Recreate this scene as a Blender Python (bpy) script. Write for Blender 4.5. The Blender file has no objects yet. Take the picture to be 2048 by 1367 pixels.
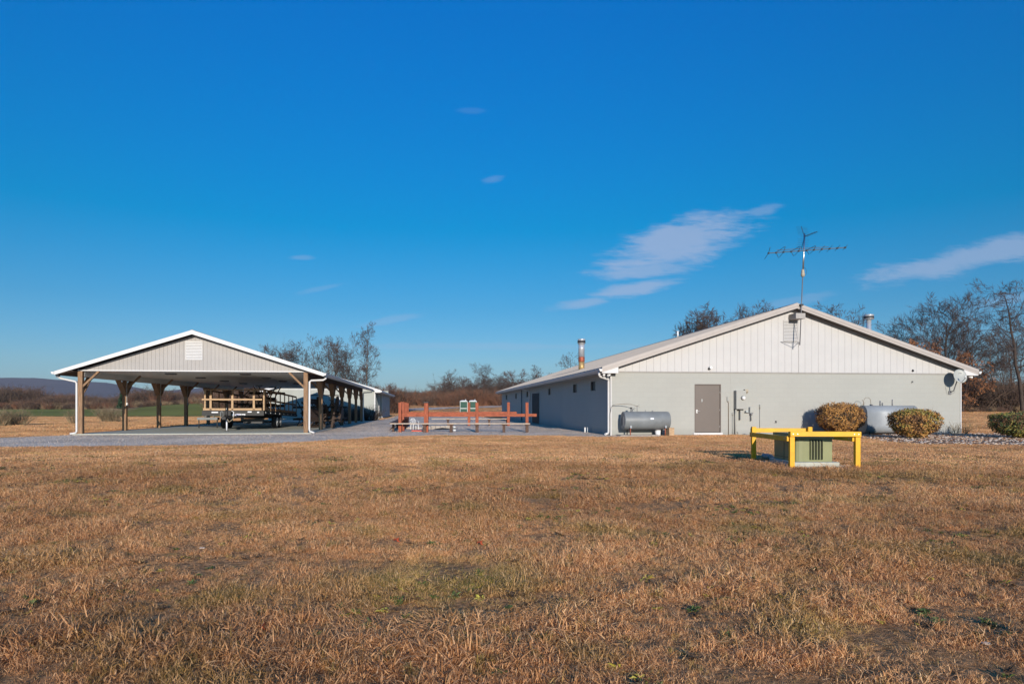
import bpy, bmesh, math, random
import numpy as np
from mathutils import Vector, Matrix, noise as mnoise

random.seed(7)
rng = random.Random(11)
nrg = np.random.default_rng(5)
S = bpy.context.scene
R = math.radians
COL = S.collection

# ------------------------------------------------------------------ camera, light, exposure
HC = 1.15          # camera height
HY = 815.0         # horizon row in the 2048 px photograph
FP = 1365.0        # focal length in those pixels
cam_d = bpy.data.cameras.new('camera')
cam_d.sensor_width = 36.0
cam_d.lens = 36.0 * FP / 2048
cam_d.shift_y = (HY - 683.5) / 2048
cam_d.clip_start = 0.1
cam_d.clip_end = 20000
cam = bpy.data.objects.new('camera', cam_d)
COL.objects.link(cam)
cam.location = (0, 0, HC)
cam.rotation_euler = (R(90), 0, 0)
S.camera = cam

SUN_EL, SUN_AZ = 13.2, 8.3     # light travels towards +Y turned 8.3 degrees to the left
S.view_settings.view_transform = 'Standard'
S.view_settings.look = 'None'
S.view_settings.gamma = 1
S.view_settings.use_curve_mapping = False
S.view_settings.exposure = 0.16
S.cycles.use_denoising = True
S.cycles.max_bounces = 6
S.cycles.transparent_max_bounces = 8
S.cycles.volume_bounces = 0
S.cycles.volume_max_steps = 64

sun_d = bpy.data.lights.new('sun', 'SUN')
sun_d.energy = 4.5
sun_d.angle = R(0.5)
sun_d.color = (1.0, 0.90, 0.78)
sun = bpy.data.objects.new('sun', sun_d)
COL.objects.link(sun)
dvec = Vector((-math.sin(R(SUN_AZ)) * math.cos(R(SUN_EL)), math.cos(R(SUN_AZ)) * math.cos(R(SUN_EL)), -math.sin(R(SUN_EL))))
sun.rotation_euler = dvec.to_track_quat('-Z', 'Y').to_euler()
sun.location = (0, -10, 30)

W = bpy.data.worlds.new('World')
S.world = W
W.use_nodes = True
W.cycles.sampling_method = 'MANUAL'
W.cycles.sample_map_resolution = 256
wt = W.node_tree
wt.nodes.clear()
def wn(t, **kw):
    n = wt.nodes.new(t)
    for k, v in kw.items():
        setattr(n, k, v)
    return n
def wl(a, b): wt.links.new(a, b)
def wmath(op, a, b=None, clamp=False):
    n = wn('ShaderNodeMath', operation=op); n.use_clamp = clamp
    for i, v in enumerate((a, b)):
        if v is None: continue
        if isinstance(v, (int, float)): n.inputs[i].default_value = v
        else: wl(v, n.inputs[i])
    return n.outputs[0]
sky = wn('ShaderNodeTexSky', sky_type='NISHITA')
sky.sun_disc = False
sky.sun_elevation = R(SUN_EL)
sky.sun_rotation = R(180 - SUN_AZ)   # the sun stands behind the camera, a little to its right
sky.air_density = 1.0; sky.dust_density = 0.4; sky.ozone_density = 3.0
gm = wn('ShaderNodeGamma'); gm.inputs[1].default_value = 1.0
wl(sky.outputs[0], gm.inputs[0])
# deepen the blue with height, the way a polariser and a saturated print do
geo = wn('ShaderNodeTexCoord')
nrm = wn('ShaderNodeVectorMath', operation='NORMALIZE'); wl(geo.outputs['Generated'], nrm.inputs[0])
sep = wn('ShaderNodeSeparateXYZ'); wl(nrm.outputs[0], sep.inputs[0])
zz = wmath('MAXIMUM', sep.outputs[2], 0.0)
ramp = wn('ShaderNodeValToRGB'); wl(zz, ramp.inputs[0])
ce = ramp.color_ramp.elements
SKY_TINT = [(0.0, (0.46, 0.62, 0.95)), (0.06, (0.44, 0.67, 0.92)), (0.14, (0.22, 0.64, 0.90)), (0.25, (0.0, 0.69, 1.0)), (0.5, (0.0, 0.80, 1.5)), (1.0, (0.0, 1.5, 2.6))]
ce[0].position, ce[0].color = SKY_TINT[0][0], (*SKY_TINT[0][1], 1)
ce[1].position, ce[1].color = SKY_TINT[-1][0], (*SKY_TINT[-1][1], 1)
for p, c in SKY_TINT[1:-1]:
    e = ce.new(p); e.color = (*c, 1)
SKY_MUL = (1, 1, 1)
mul = wn('ShaderNodeMix', data_type='RGBA', blend_type='MULTIPLY'); mul.inputs[0].default_value = 1
wl(gm.outputs[0], mul.inputs[6]); wl(ramp.outputs[0], mul.inputs[7])
# clouds: thin cirrus, by direction
yy = wmath('MAXIMUM', sep.outputs[1], 0.05)
cu = wmath('DIVIDE', sep.outputs[0], yy)
cv = wmath('DIVIDE', sep.outputs[2], yy)
cxyz = wn('ShaderNodeCombineXYZ'); wl(cu, cxyz.inputs[0]); wl(cv, cxyz.inputs[1])
def cnoise(scale, sx, sy, ang, detail):
    m2 = wn('ShaderNodeMapping'); m2.inputs['Rotation'].default_value = (0, 0, -R(ang)); m2.inputs['Scale'].default_value = (sx, sy, 1)
    wl(cxyz.outputs[0], m2.inputs[0])
    nz = wn('ShaderNodeTexNoise'); nz.inputs['Scale'].default_value = scale; nz.inputs['Detail'].default_value = detail
    nz.inputs['Roughness'].default_value = 0.62; nz.inputs['Distortion'].default_value = 0.4
    wl(m2.outputs[0], nz.inputs['Vector'])
    return wmath('MULTIPLY', wmath('SUBTRACT', nz.outputs[0], 0.5), 1.9)
cn_main = wmath('ADD', cnoise(9.0, 1.0, 4.0, 14, 7), wmath('MULTIPLY', cnoise(34.0, 1.0, 6.0, 10, 5), .45))
def cloud(px, py, rx, ry, ang, strength, seed, nscale=9.0, sx=1.0, sy=4.0, soft=0.55):
    # elliptical envelope around a direction, its edge eaten by the shared cirrus noise
    ca, sa = math.cos(R(ang)), math.sin(R(ang)); ux, uy = (px - 1024) / FP, (HY - py) / FP
    def lin(a, b, c):
        d = wn('ShaderNodeVectorMath', operation='DOT_PRODUCT'); wl(cxyz.outputs[0], d.inputs[0]); d.inputs[1].default_value = (a, b, 0)
        return wmath('ADD', d.outputs['Value'], c)
    e1 = lin(ca / (rx / FP), sa / (rx / FP), -(ux * ca + uy * sa) / (rx / FP))
    e2 = lin(-sa / (ry / FP), ca / (ry / FP), (ux * sa - uy * ca) / (ry / FP))
    ln = wmath('POWER', wmath('ADD', wmath('MULTIPLY', e1, e1), wmath('MULTIPLY', e2, e2)), 0.5)
    a = wmath('ADD', ln, cn_main)
    mr = wn('ShaderNodeMapRange'); mr.interpolation_type = 'SMOOTHSTEP'
    mr.inputs[1].default_value = 1.12; mr.inputs[2].default_value = .3
    wl(a, mr.inputs[0])
    return wmath('MULTIPLY', mr.outputs[0], strength)
cl = [cloud(1345, 492, 190, 52, 18, 0.62, 3.1), cloud(1290, 540, 120, 22, 8, 0.5, 9.7), cloud(1270, 575, 100, 17, 10, 0.55, 5.2),
      cloud(1165, 607, 75, 12, 8, 0.42, 12.4), cloud(1528, 420, 45, 14, 14, 0.28, 8.8), cloud(1960, 510, 260, 30, 13, 0.5, 4.4),
      cloud(1600, 600, 100, 12, 12, 0.18, 6.1), cloud(985, 358, 26, 9, 10, 0.16, 1.7), cloud(602, 515, 28, 6, 0, 0.2, 2.2),
      cloud(940, 221, 30, 7, 0, 0.07, 7.2), cloud(2010, 600, 90, 14, 10, 0.2, 5.9), cloud(780, 640, 70, 9, 8, 0.2, 3.9),
      cloud(980, 692, 420, 9, 0, 0.16, 6.6, 6.0, 1.0, 9.0), cloud(650, 575, 60, 6, 12, 0.14, 8.1)]
tot = cl[0]
for c in cl[1:]:
    tot = wmath('MAXIMUM', tot, c)
front_only = wmath('GREATER_THAN', sep.outputs[1], 0.06)
tot = wmath('MULTIPLY', tot, front_only)
cm = wn('ShaderNodeMix', data_type='RGBA', blend_type='MIX')
wl(tot, cm.inputs[0]); wl(mul.outputs[2], cm.inputs[6])
CLOUD = (3.6, 4.2, 5.8)
cm.inputs[7].default_value = (*CLOUD, 1)
bg = wn('ShaderNodeBackground'); bg.inputs[1].default_value = 0.105
wl(cm.outputs[2], bg.inputs[0])
wo = wn('ShaderNodeOutputWorld'); wl(bg.outputs[0], wo.inputs[0])

# ------------------------------------------------------------------ helpers
def G(px, py, z=0.0):
    Y = FP * (HC - z) / (py - HY)
    return Vector(((px - 1024) / FP * Y, Y, z))
def AT(px, Y):
    return (px - 1024) / FP * Y

YAW = R(7.06)
class Frame:
    def __init__(s, o, yaw=YAW):
        s.o = Vector((o[0], o[1])); s.yaw = yaw
        s.v = Vector((math.cos(yaw), math.sin(yaw))); s.u = Vector((-math.sin(yaw), math.cos(yaw)))
    def front(s, px, y0=0.0):
        r = (px - 1024) / FP; b = s.o + s.u * y0
        return (r * b.y - b.x) / (s.v.x - r * s.v.y)
    def side(s, px, x0=0.0):
        r = (px - 1024) / FP; b = s.o + s.v * x0
        return (r * b.y - b.x) / (s.u.x - r * s.u.y)
    def w(s, x, y):
        p = s.o + s.v * x + s.u * y
        return p
    def z(s, py, x=0.0, y=0.0):
        return HC + (HY - py) / FP * s.w(x, y).y

# ---- materials
MATS = {}
def mat(name, col, rough=0.7, metal=0.0, var=0.0, vscale=3.0, stretch=(1, 1, 1), bump=0.0, bscale=40.0, col2=None, coord='Object', spec=0.4, detail=6):
    m = bpy.data.materials.new(name); m.use_nodes = True
    nt = m.node_tree; b = nt.nodes['Principled BSDF']
    b.inputs['Base Color'].default_value = (*col, 1)
    b.inputs['Roughness'].default_value = rough
    b.inputs['Metallic'].default_value = metal
    b.inputs['Specular IOR Level'].default_value = spec
    if var or bump or col2:
        tc = nt.nodes.new('ShaderNodeTexCoord'); mp = nt.nodes.new('ShaderNodeMapping')
        mp.inputs['Scale'].default_value = stretch
        nt.links.new(tc.outputs[coord], mp.inputs[0])
        if var or col2:
            nz = nt.nodes.new('ShaderNodeTexNoise'); nz.inputs['Scale'].default_value = vscale
            nz.inputs['Detail'].default_value = detail; nz.inputs['Roughness'].default_value = 0.65
            nt.links.new(mp.outputs[0], nz.inputs['Vector'])
            mx = nt.nodes.new('ShaderNodeMix'); mx.data_type = 'RGBA'
            c2 = col2 if col2 else tuple(c * (1 - var) for c in col)
            mx.inputs[6].default_value = (*c2, 1)
            mx.inputs[7].default_value = (*(tuple(min(1, c * (1 + var)) for c in col) if not col2 else col), 1)
            mr = nt.nodes.new('ShaderNodeMapRange'); mr.inputs[1].default_value = 0.33; mr.inputs[2].default_value = 0.67
            nt.links.new(nz.outputs[0], mr.inputs[0]); nt.links.new(mr.outputs[0], mx.inputs[0])
            nt.links.new(mx.outputs[2], b.inputs['Base Color'])
        if bump:
            nb = nt.nodes.new('ShaderNodeTexNoise'); nb.inputs['Scale'].default_value = bscale; nb.inputs['Detail'].default_value = 4
            nt.links.new(mp.outputs[0], nb.inputs['Vector'])
            bp = nt.nodes.new('ShaderNodeBump'); bp.inputs['Strength'].default_value = bump; bp.inputs['Distance'].default_value = 0.02
            nt.links.new(nb.outputs[0], bp.inputs['Height']); nt.links.new(bp.outputs[0], b.inputs['Normal'])
    MATS[name] = m
    return m

mat('white_trim', (0.60, 0.59, 0.585), 0.5, var=0.04, vscale=2)
mat('white_siding', (0.485, 0.475, 0.47), 0.55, var=0.03, vscale=1.2)
mat('grey_siding', (0.35, 0.33, 0.315), 0.55, var=0.05, vscale=1.5)
mat('shed_siding', (0.32, 0.335, 0.305), 0.55, var=0.06, vscale=1.0)
mat('shed_door', (0.20, 0.24, 0.27), 0.5, var=0.06, vscale=1.0)
mat('roof_metal', (0.29, 0.265, 0.25), 0.7, 0.0, var=0.07, vscale=0.6)
mat('tan_fascia', (0.40, 0.36, 0.335), 0.5, var=0.05)
mat('dark_soffit', (0.13, 0.115, 0.10), 0.8, var=0.15)
mat('soffit_grey', (0.35, 0.33, 0.31), 0.7, var=0.08)
mat('ceiling_white', (0.62, 0.59, 0.55), 0.5, var=0.06, vscale=0.6)
mat('post_wood', (0.25, 0.15, 0.085), 0.8, var=0.35, vscale=5, stretch=(6, 6, 0.6), bump=0.4, bscale=30)
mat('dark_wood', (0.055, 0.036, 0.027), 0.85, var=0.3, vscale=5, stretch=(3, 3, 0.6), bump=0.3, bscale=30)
mat('pale_wood', (0.44, 0.30, 0.18), 0.75, var=0.22, vscale=6, stretch=(1, 4, 4), bump=0.3, bscale=30)
mat('red_wood', (0.30, 0.075, 0.033), 0.7, var=0.38, vscale=4, stretch=(1.2, 6, 4), bump=0.4, bscale=25)
mat('red_post_wood', (0.30, 0.075, 0.033), 0.7, var=0.38, vscale=4, stretch=(6, 6, 1), bump=0.4, bscale=25)
mat('bench_board', (0.50, 0.40, 0.31), 0.75, var=0.25, vscale=5, stretch=(1, 6, 4), bump=0.3)
mat('rotten_wood', (0.10, 0.06, 0.045), 0.9, var=0.4, vscale=8, bump=0.5)
mat('door_brown', (0.14, 0.115, 0.10), 0.45, var=0.05, vscale=1.2)
mat('door_frame', (0.12, 0.095, 0.085), 0.5)
mat('steel', (0.62, 0.62, 0.62), 0.3, 1.0, var=0.1, vscale=3)
mat('bright_steel', (0.62, 0.62, 0.62), 0.38, 0.55, var=0.15, vscale=6, stretch=(1, 1, .3))
mat('chimney_rust', (0.33, 0.09, 0.05), 0.6, 0.4, var=0.3, vscale=6)
mat('chimney_brass', (0.50, 0.33, 0.14), 0.5, 0.5, var=0.35, vscale=6)
mat('dark_metal', (0.05, 0.05, 0.052), 0.55, 0.3, var=0.2)
mat('grey_metal', (0.17, 0.17, 0.18), 0.55, 0.2, var=0.15)
mat('tank_grey', (0.18, 0.195, 0.205), 0.48, 0.0, var=0.14, vscale=2.2, bump=0.05, bscale=10)
mat('tank_end', (0.20, 0.205, 0.21), 0.5, 0.1, var=0.3, vscale=5)
mat('tank_pale', (0.28, 0.305, 0.33), 0.45, 0.0, var=0.08, vscale=2.0)
mat('yellow_paint', (0.74, 0.38, 0.006), 0.5, var=0.12, vscale=5, bump=0.15, bscale=60)
mat('box_green', (0.215, 0.225, 0.105), 0.5, var=0.10, vscale=3)
mat('box_lid', (0.10, 0.11, 0.095), 0.5, var=0.1)
mat('fin_dark', (0.05, 0.055, 0.03), 0.7)
mat('pad_concrete', (0.42, 0.42, 0.36), 0.85, var=0.12, vscale=6, bump=0.3)
mat('old_concrete', (0.38, 0.33, 0.28), 0.9, var=0.2, vscale=9, bump=0.6, bscale=20)
mat('tyre', (0.018, 0.018, 0.019), 0.85)
mat('rim_white', (0.75, 0.76, 0.78), 0.4)
mat('trailer_black', (0.02, 0.02, 0.022), 0.55, var=0.2)
mat('plate_white', (0.72, 0.74, 0.80), 0.4)
mat('plate_blue', (0.04, 0.06, 0.32), 0.4)
mat('red_plastic', (0.62, 0.06, 0.02), 0.5)
mat('potty_green', (0.002, 0.055, 0.035), 0.6, var=0.1)
mat('potty_white', (0.72, 0.73, 0.70), 0.5)
mat('white_plastic', (0.75, 0.75, 0.74), 0.4)
mat('dish_grey', (0.36, 0.37, 0.345), 0.45, var=0.03)
mat('dish_mark', (0.12, 0.12, 0.13), 0.6)
mat('glass_dark', (0.012, 0.016, 0.024), 0.08, spec=0.8)
mat('black_interior', (0.012, 0.012, 0.014), 0.9)
mat('wall_paint_pipe', (0.34, 0.34, 0.315), 0.6)
mat('copper_line', (0.25, 0.2, 0.15), 0.5, 0.3)
mat('horn_tan', (0.38, 0.33, 0.25), 0.6)
mat('bark', (0.14, 0.10, 0.075), 0.9, var=0.3, vscale=3, bump=0.4, bscale=12)
mat('bark_dark', (0.06, 0.043, 0.035), 0.9, var=0.3, vscale=3)
mat('twigs', (0.075, 0.052, 0.043), 0.9, var=0.25, vscale=0.4)
mat('twigs_red', (0.10, 0.052, 0.038), 0.9, var=0.3, vscale=0.35)
mat('thicket_brown', (0.12, 0.075, 0.055), 0.9, var=0.35, vscale=0.12, coord='Generated')
mat('shrub_stem', (0.22, 0.17, 0.10), 0.9, var=0.3, vscale=2)
mat('conifer', (0.02, 0.045, 0.02), 0.9, var=0.3)

def block_wall(name, axis):
    m = bpy.data.materials.new(name); m.use_nodes = True
    nt = m.node_tree; b = nt.nodes['Principled BSDF']; L = nt.links
    b.inputs['Roughness'].default_value = 0.72
    tc = nt.nodes.new('ShaderNodeTexCoord'); sp = nt.nodes.new('ShaderNodeSeparateXYZ'); cb = nt.nodes.new('ShaderNodeCombineXYZ')
    L.new(tc.outputs['Object'], sp.inputs[0])
    L.new(sp.outputs[0 if axis == 'x' else 1], cb.inputs[0]); L.new(sp.outputs[2], cb.inputs[1])
    br = nt.nodes.new('ShaderNodeTexBrick')
    br.inputs['Scale'].default_value = 1; br.inputs['Brick Width'].default_value = 0.4; br.inputs['Row Height'].default_value = 0.2
    br.inputs['Mortar Size'].default_value = 0.006; br.inputs['Mortar Smooth'].default_value = 0.6
    br.inputs['Color1'].default_value = (1, 1, 1, 1); br.inputs['Color2'].default_value = (.975, .975, .975, 1); br.inputs['Mortar'].default_value = (0.89, 0.89, 0.89, 1)
    L.new(cb.outputs[0], br.inputs['Vector'])
    nz = nt.nodes.new('ShaderNodeTexNoise'); nz.inputs['Scale'].default_value = 0.5; nz.inputs['Detail'].default_value = 8
    L.new(tc.outputs['Object'], nz.inputs['Vector'])
    mx = nt.nodes.new('ShaderNodeMix'); mx.data_type = 'RGBA'; mx.inputs[6].default_value = (0.335, 0.335, 0.31, 1); mx.inputs[7].default_value = (0.38, 0.38, 0.35, 1)
    L.new(nz.outputs[0], mx.inputs[0])
    # splashed dirt near the ground
    mr = nt.nodes.new('ShaderNodeMapRange'); mr.inputs[1].default_value = 0.0; mr.inputs[2].default_value = 0.28; mr.inputs[3].default_value = 0.82; mr.inputs[4].default_value = 1
    n2 = nt.nodes.new('ShaderNodeTexNoise'); n2.inputs['Scale'].default_value = 3; n2.inputs['Detail'].default_value = 5
    ad = nt.nodes.new('ShaderNodeMath'); ad.operation = 'ADD'
    L.new(sp.outputs[2], ad.inputs[0]); ms = nt.nodes.new('ShaderNodeMath'); ms.operation = 'MULTIPLY_ADD'; ms.inputs[1].default_value = 0.5; ms.inputs[2].default_value = -0.25
    L.new(n2.outputs[0], ms.inputs[0]); L.new(ms.outputs[0], ad.inputs[1]); L.new(ad.outputs[0], mr.inputs[0])
    m1 = nt.nodes.new('ShaderNodeMix'); m1.data_type = 'RGBA'; m1.blend_type = 'MULTIPLY'; m1.inputs[0].default_value = 1
    L.new(mx.outputs[2], m1.inputs[6]); L.new(br.outputs['Color'], m1.inputs[7])
    m2 = nt.nodes.new('ShaderNodeMix'); m2.data_type = 'RGBA'; m2.blend_type = 'MULTIPLY'; m2.inputs[0].default_value = 1
    L.new(m1.outputs[2], m2.inputs[6]); L.new(mr.outputs[0], m2.inputs[7])
    L.new(m2.outputs[2], b.inputs['Base Color'])
    bp = nt.nodes.new('ShaderNodeBump'); bp.inputs['Strength'].default_value = 0.25; bp.inputs['Distance'].default_value = 0.004
    L.new(br.outputs['Fac'], bp.inputs['Height']); bp.invert = True
    n3 = nt.nodes.new('ShaderNodeTexNoise'); n3.inputs['Scale'].default_value = 60; bp2 = nt.nodes.new('ShaderNodeBump'); bp2.inputs['Strength'].default_value = 0.15; bp2.inputs['Distance'].default_value = 0.01
    L.new(tc.outputs['Object'], n3.inputs['Vector']); L.new(n3.outputs[0], bp2.inputs['Height']); L.new(bp.outputs[0], bp2.inputs['Normal'])
    L.new(bp2.outputs[0], b.inputs['Normal'])
    MATS[name] = m
block_wall('block_front', 'x'); block_wall('block_side', 'y')

# ---- mesh helpers
def BM(): return bmesh.new()
def box(bm, x0, x1, y0, y1, z0, z1):
    vs = [bm.verts.new(p) for p in ((x0, y0, z0), (x1, y0, z0), (x1, y1, z0), (x0, y1, z0), (x0, y0, z1), (x1, y0, z1), (x1, y1, z1), (x0, y1, z1))]
    for f in ((3, 2, 1, 0), (4, 5, 6, 7), (0, 1, 5, 4), (1, 2, 6, 5), (2, 3, 7, 6), (3, 0, 4, 7)):
        bm.faces.new([vs[i] for i in f])
    return bm
def prism(bm, poly, axis, a0, a1):
    """poly: list of 2-D points; extruded along axis 'y' (poly in x,z) or 'x' (poly in y,z) or 'z'."""
    def P(p, a):
        return (p[0], a, p[1]) if axis == 'y' else ((a, p[0], p[1]) if axis == 'x' else (p[0], p[1], a))
    A = [bm.verts.new(P(p, a0)) for p in poly]; B = [bm.verts.new(P(p, a1)) for p in poly]
    bm.faces.new(A); bm.faces.new(B[::-1])
    n = len(poly)
    for i in range(n):
        bm.faces.new((A[i], B[i], B[(i + 1) % n], A[(i + 1) % n]))
    return bm
def beam(bm, p0, p1, w, h, up=(0, 0, 1)):
    p0, p1 = Vector(p0), Vector(p1); d = (p1 - p0).normalized(); up = Vector(up)
    if abs(d.dot(up)) > 0.98: up = Vector((0, 1, 0))
    s = d.cross(up).normalized(); t = s.cross(d).normalized()
    q = [(-w / 2, -h / 2), (w / 2, -h / 2), (w / 2, h / 2), (-w / 2, h / 2)]
    A = [bm.verts.new(p0 + s * a + t * b) for a, b in q]; B = [bm.verts.new(p1 + s * a + t * b) for a, b in q]
    bm.faces.new(A); bm.faces.new(B[::-1])
    for i in range(4): bm.faces.new((A[i], B[i], B[(i + 1) % 4], A[(i + 1) % 4]))
    return bm
def tube(bm, pts, r, n=8, caps=True):
    pts = [Vector(p) for p in pts]
    rs = r if isinstance(r, (list, tuple)) else [r] * len(pts)
    rings = []; ref = None
    for i, p in enumerate(pts):
        d = (pts[min(i + 1, len(pts) - 1)] - pts[max(i - 1, 0)]).normalized()
        if ref is None: ref = Vector((0, 0, 1)) if abs(d.z) < 0.9 else Vector((1, 0, 0))
        a = d.cross(ref).normalized(); b = a.cross(d).normalized(); ref = b
        rings.append([bm.verts.new(p + (a * math.cos(2 * math.pi * k / n) + b * math.sin(2 * math.pi * k / n)) * rs[i]) for k in range(n)])
    for A, B in zip(rings, rings[1:]):
        for k in range(n):
            f = bm.faces.new((A[k], A[(k + 1) % n], B[(k + 1) % n], B[k])); f.smooth = n > 5
    if caps:
        bm.faces.new(rings[0][::-1]); bm.faces.new(rings[-1])
    return bm
def lathe(bm, prof, c, n=20, axis='z'):
    """prof list of (r, h)."""
    c = Vector(c); rings = []
    for r, h in prof:
        ring = []
        for k in range(n):
            a = 2 * math.pi * k / n
            v = {'z': (r * math.cos(a), r * math.sin(a), h), 'x': (h, r * math.cos(a), r * math.sin(a)), 'y': (r * math.cos(a), h, r * math.sin(a))}[axis]
            ring.append(bm.verts.new(c + Vector(v)))
        rings.append(ring)
    for A, B in zip(rings, rings[1:]):
        for k in range(n):
            f = bm.faces.new((A[k], A[(k + 1) % n], B[(k + 1) % n], B[k])); f.smooth = True
    bm.faces.new(rings[0]); bm.faces.new(rings[-1])
    return bm
def soften(bm, w, seg=1):
    bmesh.ops.remove_doubles(bm, verts=bm.verts, dist=1e-5)
    bmesh.ops.bevel(bm, geom=list(bm.edges), offset=w, segments=seg, affect='EDGES', profile=0.6)
    return bm
def obj(name, bm, m, parent=None, loc=None, rot=None, label=None):
    me = bpy.data.meshes.new(name)
    if isinstance(bm, bmesh.types.BMesh):
        bmesh.ops.recalc_face_normals(bm, faces=bm.faces)
        bm.to_mesh(me); bm.free()
    else:
        me.from_pydata(*bm)
    mm = m if isinstance(m, bpy.types.Material) else MATS[m]
    me.materials.append(mm)
    o = bpy.data.objects.new(name, me); COL.objects.link(o)
    if parent: o.parent = parent
    if loc is not None: o.location = loc
    if rot is not None: o.rotation_euler = rot
    if label: o['label'] = label
    return o
def thing(name, label, cat, loc=(0, 0, 0), rz=0.0, group=None, rot=None):
    o = bpy.data.objects.new(name, None); COL.objects.link(o)
    o.empty_display_size = 0.2
    o.location = loc; o.rotation_euler = rot if rot else (0, 0, rz)
    o['label'] = label; o['category'] = cat
    if group: o['group'] = group
    return o
def tag(o, label, cat, group=None):
    o['label'] = label; o['category'] = cat
    if group: o['group'] = group
    return o
def structure(o): o['kind'] = 'structure'; return o
def stuff(o): o['kind'] = 'stuff'; return o
def copy_tree(o, parent=None):
    c = o.copy(); COL.objects.link(c); c.parent = parent
    for ch in [x for x in bpy.data.objects if x.parent == o]:
        copy_tree(ch, c)
    return c
def piece(src, name, parent, loc=(0, 0, 0), rot=(0, 0, 0), scale=(1, 1, 1)):
    c = bpy.data.objects.new(name, src.data); COL.objects.link(c); c.parent = parent
    c.location = loc; c.rotation_euler = rot; c.scale = scale
    return c
def raw(name, verts, faces, m, parent=None, smooth=False):
    me = bpy.data.meshes.new(name); me.from_pydata(verts, [], faces)
    me.materials.append(MATS[m] if isinstance(m, str) else m)
    if smooth:
        me.polygons.foreach_set('use_smooth', [True] * len(me.polygons))
    o = bpy.data.objects.new(name, me); COL.objects.link(o)
    if parent: o.parent = parent
    return o

# ------------------------------------------------------------------ terrain
def sm(t):
    t = max(0.0, min(1.0, t)); return t * t * (3 - 2 * t)
HT = [(-1.4, 0.6), (-0.75, 0.7), (-0.6, 0.75), (-0.46, 2.1), (-0.2, 2.3), (-0.02, 2.2), (0.2, 1.6), (0.55, 0.95), (0.9, 0.9), (1.5, 0.9)]
YT = [(-1.4, 95), (-0.1, 97), (0.1, 90), (0.5, 45), (1.5, 45)]
def lerp_t(T, x):
    if x <= T[0][0]: return T[0][1]
    for (a, va), (b, vb) in zip(T, T[1:]):
        if x <= b: return va + (vb - va) * sm((x - a) / (b - a))
    return T[-1][1]
def ground_z(X, Y):
    if Y < 45: return 0.0
    r = X / Y
    ya = lerp_t(YT, r)
    z = lerp_t(HT, r) * sm((Y - ya) / 72.0)
    if Y > 260: z += (Y - 260) * 0.004
    return z

def lawn_material():
    m = bpy.data.materials.new('dry_lawn'); m.use_nodes = True
    nt = m.node_tree; L = nt.links; b = nt.nodes['Principled BSDF']; b.inputs['Roughness'].default_value = 0.95; b.inputs['Specular IOR Level'].default_value = 0.1
    g = nt.nodes.new('ShaderNodeNewGeometry')
    def nz(scale, detail=6, stretch=(1, 1, 1)):
        mp = nt.nodes.new('ShaderNodeMapping'); mp.inputs['Scale'].default_value = stretch; L.new(g.outputs['Position'], mp.inputs[0])
        n = nt.nodes.new('ShaderNodeTexNoise'); n.inputs['Scale'].default_value = scale; n.inputs['Detail'].default_value = detail; n.inputs['Roughness'].default_value = 0.65
        L.new(mp.outputs[0], n.inputs['Vector']); return n.outputs[0]
    def mix(f, a, bb, lo=0.4, hi=0.6):
        mr = nt.nodes.new('ShaderNodeMapRange'); mr.inputs[1].default_value = lo; mr.inputs[2].default_value = hi; L.new(f, mr.inputs[0])
        x = nt.nodes.new('ShaderNodeMix'); x.data_type = 'RGBA'; L.new(mr.outputs[0], x.inputs[0])
        for i, v in ((6, a), (7, bb)):
            if isinstance(v, tuple): x.inputs[i].default_value = (*v, 1)
            else: L.new(v, x.inputs[i])
        return x.outputs[2]
    c = mix(nz(18, 8), (0.24, 0.12, 0.05), (0.64, 0.34, 0.16), 0.36, 0.60)
    c = mix(nz(0.35, 6, (0.6, 1.6, 1)), c, (0.56, 0.30, 0.14), 0.50, 0.80)
    c = mix(nz(0.9, 8, (0.8, 1.5, 1)), c, (0.28, 0.19, 0.08), 0.57, 0.72)
    L.new(c, b.inputs['Base Color'])
    bp = nt.nodes.new('ShaderNodeBump'); bp.inputs['Strength'].default_value = 1.0; bp.inputs['Distance'].default_value = 0.12
    L.new(nz(9, 8), bp.inputs['Height']); L.new(bp.outputs[0], b.inputs['Normal'])
    MATS['dry_lawn'] = m
lawn_material()

xs = [0.0]
step = 1.5
while xs[-1] < 7000:
    xs.append(xs[-1] + step); step *= 1.09
xs = [-x for x in xs[:0:-1]] + xs
ys = [-3000, -1200, -500, -200, -80, -30, -10]
y = 0.0; step = 3.0
while y < 9000:
    ys.append(y); y += step
    if y > 200: step *= 1.12
verts = [(x, y, ground_z(x, y) if y > 0 else 0.0) for y in ys for x in xs]
nx = len(xs)
faces = [(j * nx + i, j * nx + i + 1, (j + 1) * nx + i + 1, (j + 1) * nx + i) for j in range(len(ys) - 1) for i in range(nx - 1)]
structure(raw('ground', verts, faces, 'dry_lawn', smooth=True))

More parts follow.
